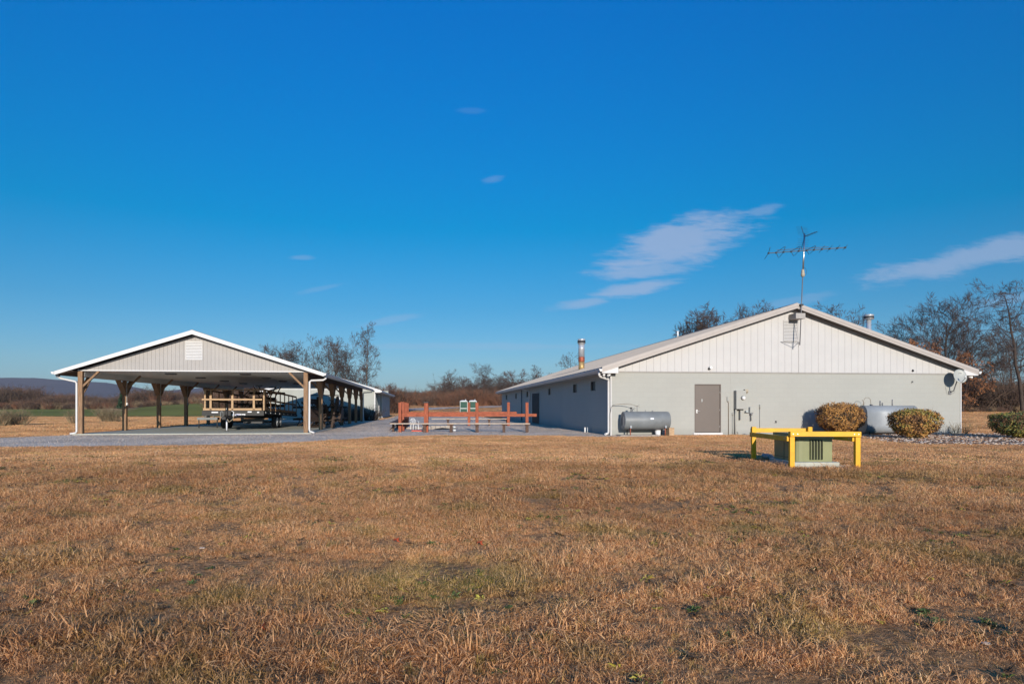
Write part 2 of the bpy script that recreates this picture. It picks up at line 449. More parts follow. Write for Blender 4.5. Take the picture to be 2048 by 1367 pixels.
# ---- gravel yard
def wobble(poly, amp, step=0.35, seed=0, keep=()):
    out = []
    n = len(poly)
    for i in range(n):
        a, b = poly[i], poly[(i + 1) % n]
        L = math.hypot(b[0] - a[0], b[1] - a[1]); k = max(1, int(L / step))
        k = min(k, 260)
        for j in range(k):
            t = j / k; x = a[0] + (b[0] - a[0]) * t; y = a[1] + (b[1] - a[1]) * t
            w = 0 if i in keep else amp * 1.3
            dx = mnoise.fractal((x * 0.3 + seed, y * 0.3, 0), 1.0, 2.0, 3) * w + mnoise.noise((x * 1.9, y * 1.9, seed)) * w * .22
            dy = mnoise.fractal((x * 0.3 + seed, y * 0.3, 9), 1.0, 2.0, 3) * w + mnoise.noise((x * 1.9, y * 1.9, seed + 5)) * w * .22
            out.append((x + dx, y + dy))
    return out
def in_poly(P, poly):
    poly = np.array(poly); x, y = P[:, 0], P[:, 1]; inside = np.zeros(len(P), bool)
    j = len(poly) - 1
    for i in range(len(poly)):
        xi, yi = poly[i]; xj, yj = poly[j]
        c = ((yi > y) != (yj > y)) & (x < (xj - xi) * (y - yi) / (yj - yi + 1e-12) + xi)
        inside ^= c; j = i
    return inside
def gravel_material(name, c1, c2, scale, edge=None):
    m = bpy.data.materials.new(name); m.use_nodes = True
    nt = m.node_tree; L = nt.links; b = nt.nodes['Principled BSDF']; b.inputs['Roughness'].default_value = 0.95; b.inputs['Specular IOR Level'].default_value = 0.15
    g = nt.nodes.new('ShaderNodeNewGeometry')
    v = nt.nodes.new('ShaderNodeTexVoronoi'); v.inputs['Scale'].default_value = scale; L.new(g.outputs['Position'], v.inputs['Vector'])
    n = nt.nodes.new('ShaderNodeTexNoise'); n.inputs['Scale'].default_value = 0.4; n.inputs['Detail'].default_value = 8; L.new(g.outputs['Position'], n.inputs['Vector'])
    sp = nt.nodes.new('ShaderNodeSeparateColor'); L.new(v.outputs['Color'], sp.inputs[0])
    x = nt.nodes.new('ShaderNodeMix'); x.data_type = 'RGBA'; x.inputs[6].default_value = (*c1, 1); x.inputs[7].default_value = (*c2, 1); L.new(sp.outputs[0], x.inputs[0])
    mr = nt.nodes.new('ShaderNodeMapRange'); mr.inputs[1].default_value = 0.35; mr.inputs[2].default_value = 0.7; mr.inputs[3].default_value = 1.12; mr.inputs[4].default_value = 0.72; L.new(n.outputs[0], mr.inputs[0])
    y = nt.nodes.new('ShaderNodeMix'); y.data_type = 'RGBA'; y.blend_type = 'MULTIPLY'; y.inputs[0].default_value = 1
    L.new(x.outputs[2], y.inputs[6]); L.new(mr.outputs[0], y.inputs[7]); L.new(y.outputs[2], b.inputs['Base Color'])
    bp = nt.nodes.new('ShaderNodeBump'); bp.inputs['Strength'].default_value = 1.0; bp.inputs['Distance'].default_value = 0.04
    L.new(v.outputs['Distance'], bp.inputs['Height']); bp.invert = True; L.new(bp.outputs[0], b.inputs['Normal'])
    MATS[name] = m
gravel_material('yard_gravel', (0.52, 0.40, 0.30), (0.90, 0.73, 0.57), 22)
gravel_material('stone_mulch', (0.22, 0.12, 0.07), (0.42, 0.27, 0.17), 14)

def sheet(name, poly, m, z, follow=False):
    from mathutils.geometry import delaunay_2d_cdt
    n = len(poly)
    vs, _, fs, _, _, _ = delaunay_2d_cdt([Vector(p) for p in poly], [(i, (i + 1) % n) for i in range(n)], [], 1, 1e-4)
    return structure(raw(name, [(v.x, v.y, z) for v in vs], [tuple(f) for f in fs], m))
MF = Frame(G(1222, 870.3)[:2])          # main building, front left corner
CF = Frame(G(162, 869)[:2])             # carport, front left post
SF = Frame(G(750, 839.5)[:2])           # shed behind, front right corner
MW = MF.front(1920); ML = MF.side(1003.7)
CW = CF.front(612); CS = 4.25; CL = CS * 6
SW = -SF.front(538); SL = SF.side(779)
print('MW', MW, 'ML', ML, 'CW', CW, 'SW', SW, 'SL', SL)

def gp(px, py): g = G(px, py); return (g.x, g.y)
cor = lambda F, x, y: tuple(F.w(x, y))
yard = [(-75, 19.5), gp(0, 894), gp(200, 892), gp(400, 891), gp(560, 888), gp(620, 883), gp(700, 877.5), gp(780, 873), gp(900, 870.5), gp(1100, 870), gp(1205, 874), gp(1250, 873.5), gp(1330, 873),
        cor(MF, 3, .3), cor(MF, .3, .5), cor(MF, .3, ML), cor(MF, -1, ML + 18), (-9, 97), (-18, 97), cor(SF, .5, SL + 6), cor(SF, .3, .3), cor(SF, -SW, .3), cor(CF, -.6, CL + 3), cor(CF, -.6, 3), gp(100, 871), gp(0, 875), (-75, 24.5)]
yard_w = wobble(yard, 0.55, 0.3, 3, keep=(13, 14, 19, 20, 21))
sheet('gravel_yard', yard_w, 'yard_gravel', 0.006)
bed = [gp(1715, 874), cor(MF, MF.front(1700), .1), cor(MF, MW + .1, .1), (30, 31.5), (60, 32.5), (60, 22), gp(2150, 893), gp(2000, 890.5), gp(1850, 888), gp(1760, 883)]
bed_w = wobble(bed, 0.22, 0.15, 8, keep=(1,))
sheet('mulch_bed', bed_w, 'stone_mulch', 0.010)

# ---- green field and far path
def terrain_patch(name, fx, fy0, fy1, r0, r1, m, dz, nr=60, ny=30):
    vs = []; fs = []
    for j in range(ny + 1):
        for i in range(nr + 1):
            r = r0 + (r1 - r0) * i / nr
            a, b = fy0(r), fy1(r); Y = a + (b - a) * j / ny
            X = r * Y; vs.append((X, Y, ground_z(X, Y) + dz))
    for j in range(ny):
        for i in range(nr):
            q = j * (nr + 1) + i; fs.append((q, q + 1, q + nr + 2, q + nr + 1))
    return structure(raw(name, vs, fs, m, smooth=True))
mat('winter_wheat', (0.23, 0.205, 0.04), 0.95, var=0.25, vscale=0.05, bump=1.0, bscale=3, coord='Generated', spec=0.1)
MATS['winter_wheat'].node_tree.nodes['Mapping'].inputs['Scale'].default_value = (120, 60, 1)
terrain_patch('field', None, lambda r: 88 + 1.5 * math.sin(r * 9), lambda r: 190, -1.5, -0.24, 'winter_wheat', 0.05)
gravel_material('path_gravel', (0.40, 0.34, 0.29), (0.62, 0.55, 0.48), 6)
terrain_patch('path', None, lambda r: 128 + 90 * (r + 0.10) + 2 * math.sin(r * 60), lambda r: 134 + 110 * (r + .10) + 1.5 * math.sin(r * 45 + 1), -0.17, 0.06, 'path_gravel', 0.06, 50, 8)

# ---- distant ridge
def ridge(name, Y0, prof, depth, m, seed, amp):
    vs = []; fs = []; N = 260; M = 14
    r0, r1 = prof[0][0], prof[-1][0]
    for i in range(N + 1):
        r = r0 + (r1 - r0) * i / N
        for a, b in zip(prof, prof[1:]):
            if a[0] <= r <= b[0] + 1e-9:
                h = a[1] + (b[1] - a[1]) * (r - a[0]) / (b[0] - a[0]); break
        for j in range(M + 1):
            t = j / M
            Y = Y0 - depth * (1 - t)
            hh = h * (t ** 1.2) * (1 + 0.10 * mnoise.fractal((r * 9 + seed, t * 2.5, 0), 1, 2, 4) * (1 - t * .5)) + (amp * mnoise.fractal((r * 60 + seed, 3, 0), 1, 2, 4) if t > 0.6 else 0)
            vs.append((r * Y0 * (0.8 + .2 * t), Y, max(-1, hh)))
    for i in range(N):
        for j in range(M):
            q = i * (M + 1) + j; fs.append((q, q + M + 1, q + M + 2, q + 1))
    return structure(raw(name, vs, fs, m, smooth=True))
mat('wooded_ridge', (0.085, 0.06, 0.052), 0.95, var=0.35, vscale=40, coord='Generated', bump=0.6, bscale=120)
def rh(py, Y): return HC + (HY - py) / FP * Y
def rr(px): return (px - 1024) / FP
Yr = 3400
prof = [(rr(px), rh(py, Yr)) for px, py in ((-1200, 762), (-600, 765), (-200, 760), (0, 757.5), (60, 756), (110, 759), (170, 761), (210, 764), (245, 769), (270, 774), (308, 783), (330, 781), (365, 777.5), (420, 775), (480, 779), (560, 783), (700, 786), (790, 787), (815, 784.5), (900, 786), (1000, 789), (1200, 787), (1500, 783), (1900, 778), (2300, 776), (3000, 780), (4200, 785))]
ridge('hill', Yr, prof, 1200, 'wooded_ridge', 3.3, 2.2)


# ------------------------------------------------------------------ buildings
def wall_cells(bm, axis, a0, a1, z0, z1, t0, t1, openings):
    """A wall along axis ('x' or 'y') from a0 to a1, thickness t0..t1 on the other axis, with real openings [(b0,b1,c0,c1)]."""
    A = sorted({a0, a1, *[o[0] for o in openings], *[o[1] for o in openings]})
    Z = sorted({z0, z1, *[o[2] for o in openings], *[o[3] for o in openings]})
    for p, q in zip(A, A[1:]):
        runs = []
        for r, s_ in zip(Z, Z[1:]):
            m = (p + q) / 2; n = (r + s_) / 2
            if any(o[0] < m < o[1] and o[2] < n < o[3] for o in openings): continue
            if runs and abs(runs[-1][1] - r) < 1e-6: runs[-1][1] = s_
            else: runs.append([r, s_])
        for r, s_ in runs:
            if axis == 'x': box(bm, p, q, t0, t1, r, s_)
            else: box(bm, t0, t1, p, q, r, s_)
    return bm

def gable_boards(parent, m, w0, w1, zb, y0, y1, roof_z, bw, gap, skip=None, name='siding_board'):
    """vertical boards filling a gable, each its own part, with a recessed dark joint between them"""
    x = w0; n = int(round((w1 - w0) / bw)); bw = (w1 - w0) / n
    for i in range(n):
        a = w0 + i * bw + gap / 2; b = a + bw - gap
        za, zc = roof_z(a), roof_z(b); mid = None
        peak = (w0 + w1) / 2
        poly = [(a, zb), (b, zb)]
        if roof_z(b) > zb + .01: poly.append((b, zc))
        if a < peak < b: poly.append((peak, roof_z(peak)))
        if roof_z(a) > zb + .01: poly.append((a, za))
        if len(poly) < 3: continue
        dy = rng.uniform(-.0015, .0015)
        bm = prism(BM(), poly, 'y', y0 + dy, y1)
        obj(name, bm, m, parent)

def louvre(parent, x0, x1, z0, z1, y, n, m, fr=0.04):
    L = BM()
    box(L, x0 - fr, x1 + fr, y - .03, y, z0 - fr, z0); box(L, x0 - fr, x1 + fr, y - .03, y, z1, z1 + fr)
    box(L, x0 - fr, x0, y - .03, y, z0, z1); box(L, x1, x1 + fr, y - .03, y, z0, z1)
    v = obj('gable_vent', L, m, parent)
    obj('vent_back', box(BM(), x0, x1, y - .004, y + .0, z0, z1), 'dark_soffit', v)
    src = None
    for i in range(n):
        za = z0 + (z1 - z0) * (i + .15) / n; zb = z0 + (z1 - z0) * (i + .85) / n
        poly = [(y - .028, za), (y - .022, za - .004), (y - .006, zb), (y - .012, zb + .004)]
        obj('slat', prism(BM(), poly, 'x', x0, x1), m, v)
    return v

# ======== main building
M0 = thing('long_building', 'long grey painted block building with white gable front and brown steel door', 'building', (MF.o.x, MF.o.y, 0), YAW)
ZE = MF.z(743.5)                 # top of the block wall
OV = 0.45; OS = 0.50
XL = MF.front(1199.5, -OV); XR = MF.front(1957, -OV)
APX = MF.front(1592, -OV)
ZA = MF.z(607, APX, -OV); ZLE = MF.z(735, XL, -OV)
XR = 2 * APX - XL
slope = (ZA - ZLE) / (APX - XL)
PK = MW / 2
APX = PK; XL = -0.50; XR = MW + 0.50
ZLE = ZA - slope * (APX - XL)
print('ZE', ZE, 'ZA', ZA, 'ZLE', ZLE, 'slope', slope)
dx0, dx1 = MF.front(1391), MF.front(1440)
dz0, dz1 = 0.10, MF.z(769.5, dx0)
obj('front_wall', wall_cells(BM(), 'x', 0, MW, 0, ZE, 0, .2, [(dx0 - .04, dx1 + .04, dz0 - .0, dz1 + .04)]), 'block_front', M0)
wins = []
for pa, pb, pt, pbm in ((1182.0, 1190.6, 763.5, 780), (1146.5, 1153.6, 768.8, 784), (1097.0, 1101.2, 776, 788.8), (1053.4, 1056.6, 783, 793), (1030.6, 1033.8, 787, 796.5), (1012, 1014.6, 790.5, 798)):
    s1, s0 = MF.side(pa), MF.side(pb); sc = (s0 + s1) / 2
    za, zb = MF.z(pbm, 0, sc), MF.z(pt, 0, sc)
    wd = min(0.95, max(.75, s1 - s0))
    zc = (za + zb) / 2
    wins.append((sc - wd / 2, sc + wd / 2, zc - .21, zc + .21))
ds1, ds0 = MF.side(1068.5), MF.side(1080.5)
dsc = (ds0 + ds1) / 2; door_s = (dsc - .95, dsc + .95, 0.06, MF.z(786, 0, dsc))
obj('side_wall', wall_cells(BM(), 'y', .2, ML, 0, ZE, 0, .2, wins + [door_s]), 'block_side', M0)
obj('rear_wall', box(BM(), .2, MW - .2, ML - .2, ML, 0, ZE), 'block_front', M0)
obj('far_side_wall', box(BM(), MW - .2, MW, .2, ML, 0, ZE), 'block_side', M0)
obj('interior_floor', box(BM(), .21, MW - .21, .21, ML - .21, -.02, .05), 'black_interior', M0)
# control joints: thin vertical lines of caulk
obj('wall_joint', box(BM(), MF.front(1461.4) - .008, MF.front(1461.4) + .008, -.004, 0.004, .02, ZE - .03), 'wall_paint_pipe', M0)
sj = MF.side(1123.5); obj('wall_joint', box(BM(), -.004, .004, sj - .01, sj + .01, .02, ZE - .03), 'wall_paint_pipe', M0)
for (a, b, c, d) in wins:
    w = obj('window', box(box(box(box(BM(), -.02, .10, a - .04, a, c - .04, d + .04), -.02, .10, b, b + .04, c - .04, d + .04), -.02, .10, a, b, c - .04, c), -.02, .10, a, b, d, d + .04), 'wall_paint_pipe', M0)
    obj('pane', box(BM(), .06, .07, a, (a + b) / 2 - .015, c, d), 'glass_dark', w); obj('pane', box(BM(), .06, .07, (a + b) / 2 + .015, b, c, d), 'glass_dark', w)
    obj('mullion', box(BM(), .03, .08, (a + b) / 2 - .015, (a + b) / 2 + .015, c, d), 'wall_paint_pipe', w)
# brown door
db = box(BM(), dx0, dx1, .03, .075, dz0 + .02, dz1); soften(db, .003)
dr = obj('door', db, 'door_brown', M0)
fb = BM(); box(fb, dx0 - .04, dx0 - .002, -.012, .15, dz0, dz1 + .04); box(fb, dx1 + .002, dx1 + .04, -.012, .15, dz0, dz1 + .04); box(fb, dx0 - .002, dx1 + .002, -.012, .15, dz1 + .002, dz1 + .04)
obj('door_frame', fb, 'door_frame', dr)
hb = BM(); tube(hb, [(dx0 + .07, .03, 1.0), (dx0 + .07, -.03, 1.0), (dx0 + .19, -.03, 1.0)], .011, 8); box(hb, dx0 + .035, dx0 + .105, .022, .032, .93, 1.07)
obj('door_handle', hb, 'bright_steel', dr)
for hz_ in (0.35, 1.05, 1.8): obj('hinge', tube(BM(), [(dx1 + .002, .026, hz_ - .05), (dx1 + .002, .026, hz_ + .05)], .009, 6), 'steel', dr)
obj('door_sill', box(BM(), dx0 - .10, dx1 + .10, -.05, .14, 0, dz0 - .002), 'white_trim', M0)
obj('peephole_guard', box(BM(), dx0 + .28, dx0 + .31, .02, .03, 1.40, 1.52), 'steel', dr)
# side entrance, leaf standing open
d0, d1, dzz0, dzz1 = door_s
sd = obj('side_door', box(BM(), -.9, -.0, -.022, .022, .09, dzz1 - .02), 'dark_metal', M0, loc=(-.01, d0 + .05, 0), rot=(0, 0, R(-68)))
obj('door_edge', box(BM(), -.915, -.902, -.026, .026, .09, dzz1 - .02), 'wall_paint_pipe', sd)
sd2 = obj('side_door', box(BM(), .0, .04, -.9, 0, .09, dzz1 - .02), 'dark_metal', M0, loc=(.10, d1 - .03, 0))
sfb = BM(); box(sfb, -.02, .12, d0 - .04, d0, dzz0, dzz1 + .04); box(sfb, -.02, .12, d1, d1 + .04, dzz0, dzz1 + .04); box(sfb, -.02, .12, d0, d1, dzz1, dzz1 + .04)
obj('side_door_frame', sfb, 'wall_paint_pipe', M0)
# gable: backing + boards
rz = lambda x: ZA - .14 - slope * abs(x - PK)
bk = prism(BM(), [(0, ZE), (MW, ZE), (MW, rz(MW)), (PK, rz(PK)), (0, rz(0))], 'y', .03, .2)
obj('gable_backing', bk, 'soffit_grey', M0)
gable_boards(M0, 'white_siding', -.015, MW + .015, ZE + .03, -.022, .028, rz, 0.305, 0.006)
obj('siding_flashing', box(BM(), -.02, MW + .02, -.032, .02, ZE - .012, ZE + .022), 'soffit_grey', M0)
# roof: two slopes with standing ribs
def roof_slab(name, parent, x0, z0, x1, z1, y0, y1, th, m, rib=0.6):
    bm = BM()
    prism(bm, [(x0, z0), (x1, z1), (x1, z1 - th), (x0, z0 - th)], 'y', y0, y1)
    yk = y0 + .06
    n = int((y1 - y0) / rib)
    for i in range(n + 1):
        yy_ = y0 + .02 + (y1 - y0 - .06) * i / n
        prism(bm, [(x0, z0 - .002), (x1, z1 - .002), (x1, z1 + .022), (x0, z0 + .022)], 'y', yy_, yy_ + .03)
    return obj(name, bm, m, parent)
RT = .05
r1 = roof_slab('roof_slope', M0, XL, ZLE, PK, ZA, -OV, ML + OV, RT, 'roof_metal', 0.61)
r2 = roof_slab('roof_slope', M0, XR, ZLE, PK + .001, ZA, -OV, ML + OV, RT, 'roof_metal', 0.61)
obj('ridge_cap', prism(BM(), [(PK - .16, ZA - .16 * slope + .03), (PK, ZA + .04), (PK + .16, ZA - .16 * slope + .03), (PK, ZA + .02)], 'y', -OV - .01, ML + OV + .01), 'roof_metal', M0)
# rake trim: tan fascia in two steps, dark soffit behind
for sgn, xe in ((-1, XL), (1, XR)):
    for k, (t0, t1, yy0, yy1, m) in enumerate(((0.0 - .03, .105, -OV - .035, -OV, 'tan_fascia'), (.105, .20, -OV - .018, -OV + .01, 'tan_fascia'))):
        fa = prism(BM(), [(xe, ZLE - t0), (PK, ZA - t0), (PK, ZA - t1), (xe, ZLE - t1)], 'y', yy0, yy1)
        obj('rake_trim', fa, m, M0)
    obj('rake_soffit', prism(BM(), [(xe - sgn * .06, ZLE - .06 + slope * .06 - .075), (PK - sgn * .0, ZA - .135), (PK, ZA - .15), (xe - sgn * .06, ZLE - .15 + slope * .06)], 'y', -OV + .012, .03), 'dark_soffit', M0)
    # boxed eave end
    x_in = 0 if sgn < 0 else MW
    zb = ZLE - .235
    xi = x_in + (-sgn) * .18
    pz = lambda x: ZA - slope * abs(x - PK) - .20
    obj('eave_return', prism(BM(), [(xe - sgn * 0, zb), (xi, zb), (xi, pz(xi)), (xe, pz(xe))], 'y', -OV - .004, -OV + .012), 'white_trim', M0)
    obj('eave_soffit', box(BM(), min(xe, x_in + (-sgn) * .0), max(xe, x_in), -OV + .013, ML + OV, zb + .0, zb + .02), 'soffit_grey', M0)
    obj('return_cheek', prism(BM(), [(-OV + .012, zb), (.0, zb), (.0, pz(xi)), (-OV + .012, pz(xi))], 'x', min(xi, xi - sgn * .02), max(xi, xi - sgn * .02)), 'soffit_grey', M0)
    obj('eave_fascia', box(BM(), min(xe, xe - sgn * .02), max(xe, xe - sgn * .02), -OV + .012, ML + OV, zb, ZLE - .05), 'white_trim', M0)
    gx = xe + sgn * .003
    gp_ = [(gx, ZLE - .06), (gx + sgn * .13, ZLE - .06), (gx + sgn * .12, ZLE - .10), (gx + sgn * .08, ZLE - .17), (gx, ZLE - .17)]
    obj('gutter', prism(BM(), gp_, 'y', -OV - .05, ML + OV), 'white_trim', M0)
def downspout(parent, pts, w=.055, m='white_trim'):
    return obj('downspout', tube(BM(), pts, w, 8), m, parent)
zb = ZLE - .235
dsx = XL - .06
downspout(M0, [(dsx, -.22, ZLE - .15), (dsx, -.22, ZLE - .30), (dsx + .04, -.19, ZLE - .36), (-.09, .07, ZLE - .46), (-.075, .10, ZLE - .56), (-.075, .10, .16), (-.10, .08, .09), (-.26, -.05, .05)], .05)
s_ = MF.side(1060.5)
downspout(M0, [(dsx, s_ - .1, ZLE - .15), (dsx, s_ - .1, ZLE - .28), (-.07, s_, ZLE - .42), (-.07, s_, .12), (-.2, s_ - .1, .06)], .045)
s_ = MF.side(1044.3)
downspout(M0, [(-.05, s_, ZE - .1), (-.05, s_, .1)], .04, 'tank_grey')
for a, b in (((-.10, ZLE - .245), (-.26, ZLE - .33)),):
    obj('flood_light', tube(BM(), [(-.10, -.28, zb - .01), (-.13, -.30, zb - .06), (-.22, -.36, zb - .09)], [.03, .035, .055], 8), 'white_plastic', M0)
    obj('flood_light', tube(BM(), [(-.33, -.28, zb - .01), (-.35, -.30, zb - .05), (-.40, -.38, zb - .07)], [.02, .03, .05], 8), 'white_plastic', M0)
obj('flood_light', tube(BM(), [(MW + .15, -.25, zb - .01), (MW + .20, -.30, zb - .06), (MW + .30, -.36, zb - .08)], [.02, .03, .055], 8), 'white_plastic', M0)
# white corner strips
obj('corner_strip', box(BM(), MW + .001, MW + .05, -.03, .06, 0, zb - .002), 'white_trim', M0)
obj('corner_strip', box(BM(), -.03, .035, -.006, .0, 0, ZE - .02), 'white_siding', M0)
# gable vent and mast shelf
vx0, vx1 = MF.front(1566.5), MF.front(1593)
v = louvre(M0, vx0, vx1, MF.z(681, vx0), MF.z(641, vx0), -.026, 14, 'white_siding', .02)
bx0, bx1 = MF.front(1592, -.62), MF.front(1611, -.62)
zt, zbx = MF.z(625.5, bx0, -.62), MF.z(636.5, bx0, -.62)
obj('mast_bracket_box', soften(box(BM(), bx0, bx1, -.62, -.03, zbx, zt), .006), 'soffit_grey', M0)
# antenna mast with two aerials
AN = thing('tv_antenna', 'tall television antenna on a thin mast rising past the gable peak', 'antenna', (MF.w(MF.front(1599.6, -.56), -.56).x, MF.w(MF.front(1599.6, -.56), -.56).y, 0), YAW)
am_x = MF.front(1599.6, -.56); topx = MF.front(1609, -.56) - am_x
z0m, z1m = MF.z(690, am_x, -.56), MF.z(467, am_x, -.56)
def mx(z): return topx * (z - z0m) / (z1m - z0m)
zmid = MF.z(547, am_x, -.56)
obj('mast', tube(BM(), [(0, 0, z0m), (mx(zmid), 0, zmid)], .022, 8), 'grey_metal', AN)
obj('upper_mast', tube(BM(), [(mx(zmid), 0, zmid - .1), (mx(z1m), 0, z1m)], .034, 8), 'steel', AN)
obj('rotor', lathe(BM(), [(.03, -.16), (.075, -.13), (.085, -.02), (.06, .02), (.07, .05), (.055, .14), (.03, .17)], (mx(zmid), 0, zmid + .02), 10), 'horn_tan', AN)
wbm = BM()
tube(wbm, [(0, 0, z0m + .06), (-.62 + .05, .53, z0m + .18)], .010, 6); tube(wbm, [(0, 0, z0m + .06), (.26, .53, z0m + .18)], .010, 6); tube(wbm, [(-.62 + .05, .53, z0m + .18), (.26, .53, z0m + .18)], .008, 6)
obj('wall_bracket', wbm, 'grey_metal', AN)
obj('mast_clamp', soften(box(BM(), mx(ZA) - .07, mx(ZA) + .07, -.05, .10, ZA - .10, ZA - .03), .01), 'dark_metal', AN)
zc_ = MF.z(501, am_x, -.56); half = 1.75
bd = Vector((math.cos(R(-22)), math.sin(R(-22)), 0)); pd = Vector((math.sin(R(22)), math.cos(R(22)), 0))
c0 = Vector((mx(zc_), 0, zc_)); bo = BM()
bl = c0 - bd * 1.42 + Vector((0, -.04, -.03)); br_ = c0 + bd * 1.58 + Vector((0, -.04, 0.03))
beam(bo, bl, br_, .03, .03)
beam(bo, c0 - bd * 1.1 + Vector((0, -.04, .075)), c0 + bd * .95 + Vector((0, -.04, .095)), .02, .02)
obj('boom', bo, 'dark_metal', AN)
n = 11
for i in range(n):
    t = i / (n - 1); p = bl.lerp(br_, t); ln_ = 1.15 - .70 * t
    for s__ in (-1, 1):
        tip = p + pd * (s__ * ln_) + bd * (.22 if i % 2 else -.05) * (1 if t < .7 else 0)
        obj('element', tube(BM(), [p, tip], .011, 4), 'dark_metal', AN)
    obj('insulator', box(BM(), p.x - .03, p.x + .03, p.y - .03, p.y + .03, p.z - .035, p.z + .03), 'dark_metal', AN)
ub = BM(); ct = Vector((mx(z1m - .1), 0, z1m - .12))
beam(ub, ct, ct + Vector((.12, -.75, .02)), .02, .02); obj('small_boom', ub, 'dark_metal', AN)
for i in range(6):
    p = ct + Vector((.12, -.75, .02)) * (i / 5.5)
    obj('element', tube(BM(), [p + Vector((-.19 + .015 * i, -.03, 0)), p + Vector((.19 - .015 * i, .03, 0))], .005, 4), 'dark_metal', AN)
rf = BM()
for i in range(6):
    h = .10 + i * .07
    for s__ in (-1, 1):
        tube(rf, [ct + Vector((-.25, .12 * 0 + h * .5, s__ * h)), ct + Vector((.25, h * .5, s__ * h))], .004, 4)
beam(rf, ct, ct + Vector((0, .25, .5)), .015, .015); beam(rf, ct, ct + Vector((0, .25, -.5)), .015, .015)
obj('reflector', rf, 'dark_metal', AN)
obj('cable_loop', tube(BM(), [(mx(zmid) + .02, 0, zmid - .12), (mx(zmid) + .16, .02, zmid - .02), (mx(zmid) + .18, .02, zmid + .12), (mx(zmid) + .12, .01, zmid + .24), (mx(zmid) + .02, 0, zmid + .3)], .006, 5), 'dark_metal', AN)
obj('cable', tube(BM(), [(.05, .3, MF.z(640)), (.24, .52, MF.z(684)), (.26, .532, MF.z(690)), (.26, .532, MF.z(741)), (.33, .532, MF.z(743.5))], .006, 5), 'soffit_grey', AN)

# chimneys
def chimney(frame, q, s, r, ztop, zroof, label, brass, capr, name='chimney_pipe', capz=.28):
    p = frame.w(q, s); t = thing(name, label, 'chimney', (p.x, p.y, zroof), YAW)
    h = ztop - zroof
    if brass:
        obj('base_pipe', tube(BM(), [(0, 0, -.15), (0, 0, h * .24)], r * .97, 16), 'chimney_brass', t)
        obj('rust_band', lathe(BM(), [(r * 1.0, h * .24), (r * 1.04, h * .26), (r * 1.04, h * .38), (r, h * .40)], (0, 0, 0), 16), 'chimney_rust', t)
        obj('flue_pipe', lathe(BM(), [(r * .97, h * .40), (r * .97, h * .66), (r * 1.02, h * .67), (r * 1.02, h * .68), (r * .97, h * .69), (r * .97, h - .3)], (0, 0, 0), 18), 'bright_steel', t)
    else:
        obj('flue_pipe', lathe(BM(), [(r, -.2), (r, h - capz), ], (0, 0, 0), 18), 'bright_steel', t)
        obj('flue_brace', tube(BM(), [(-.30, .35, -.2), (0, 0, h * .6)], .018, 6), 'steel', t)
    obj('rain_cap', lathe(BM(), [(r * .9, h - capz - .02), (capr * .96, h - capz - .02), (capr, h - capz + .0), (capr, h - .10), (capr * .92, h - .09), (capr * .92, h - .07), (capr * 1.04, h - .06), (capr * .9, h - .02), (.02, h)], (0, 0, 0), 18), 'bright_steel', t)
    obj('cap_band', lathe(BM(), [(capr * 1.02, h - capz + .02), (capr * 1.02, h - .11)], (0, 0, 0), 18), 'dark_metal', t)
    return t
# left slope chimney: find where the pixel foot meets the roof
def on_roof(px, py, left=True):
    best = None
    for i in range(0, 900):
        q = i * .01 if left else MW - i * .01
        z = ZA - slope * abs(q - PK); s = MF.side(px, q); e = MF.z(py, q, s) - z
        if best is None or abs(e) < best[0]: best = (abs(e), q, s, z)
    return best[1:]
q, s, z = on_roof(1163, 738); k = MF.w(q, s).y / FP
chimney(MF, q, s, 6.2 * k, z + 61 * k, z, 'tall silver chimney pipe with rusty brass foot on the left roof slope', True, 7.8 * k)
print('chimney', q, s)
q = 14.3; s = MF.side(1737.5, q); z = ZA - slope * abs(q - PK); k = MF.w(q, s).y / FP
print('chimney2', q, s)
chimney(MF, q, s, 4.6 * k, MF.z(628, q, s), z, 'shiny flue pipe with wide dark banded cap behind the right roof edge', False, 9.5 * k, capz=.24)
q = PK; s = MF.side(1358.5, q)
obj('vent_stack', tube(BM(), [(q - .1, s, ZA - .05), (q - .1, s, ZA + .36)], .055, 10), 'white_plastic', M0)

# things fixed to the front wall
lx, lz = MF.front(1417), MF.z(735, MF.front(1417))
SL_ = thing('wall_lamp', 'small white security lamp on the gable siding above the brown door', 'lamp', (MF.w(lx, -.02).x, MF.w(lx, -.02).y, lz), YAW)
obj('bracket', tube(BM(), [(0, 0, -.06), (-.01, -.05, -.06), (-.01, -.06, 0), (.02, -.10, .05)], .014, 6), 'dark_metal', SL_)
obj('lamp_head', lathe(BM(), [(.02, .07), (.05, .05), (.065, .0), (.055, -.04)], (.05, -.11, .0), 12, 'y'), 'white_plastic', SL_)
obj('mounting_plate', tube(BM(), [(0, .002, -.06), (0, -.012, -.06)], .05, 12), 'dark_metal', SL_)
lx, lz = MF.front(1824.5), MF.z(741, MF.front(1824.5))
t = thing('wall_lamp', 'tiny dark round lamp at the foot of the siding left of the satellite dish', 'lamp', (MF.w(lx, -.03).x, MF.w(lx, -.03).y, lz), YAW)
obj('lamp_head', lathe(BM(), [(.045, 0), (.05, -.03), (.02, -.06)], (0, 0, 0), 10, 'y'), 'dark_metal', t); obj('mounting_plate', tube(BM(), [(0, .01, .03), (0, -.01, .03)], .03, 8), 'dark_metal', t)
lx, lz = MF.front(1823.5), MF.z(763.5, MF.front(1823.5))
t = thing('hose_tap', 'tiny dark wall tap below the round lamp on the block wall', 'tap', (MF.w(lx, 0).x, MF.w(lx, 0).y, lz), YAW)
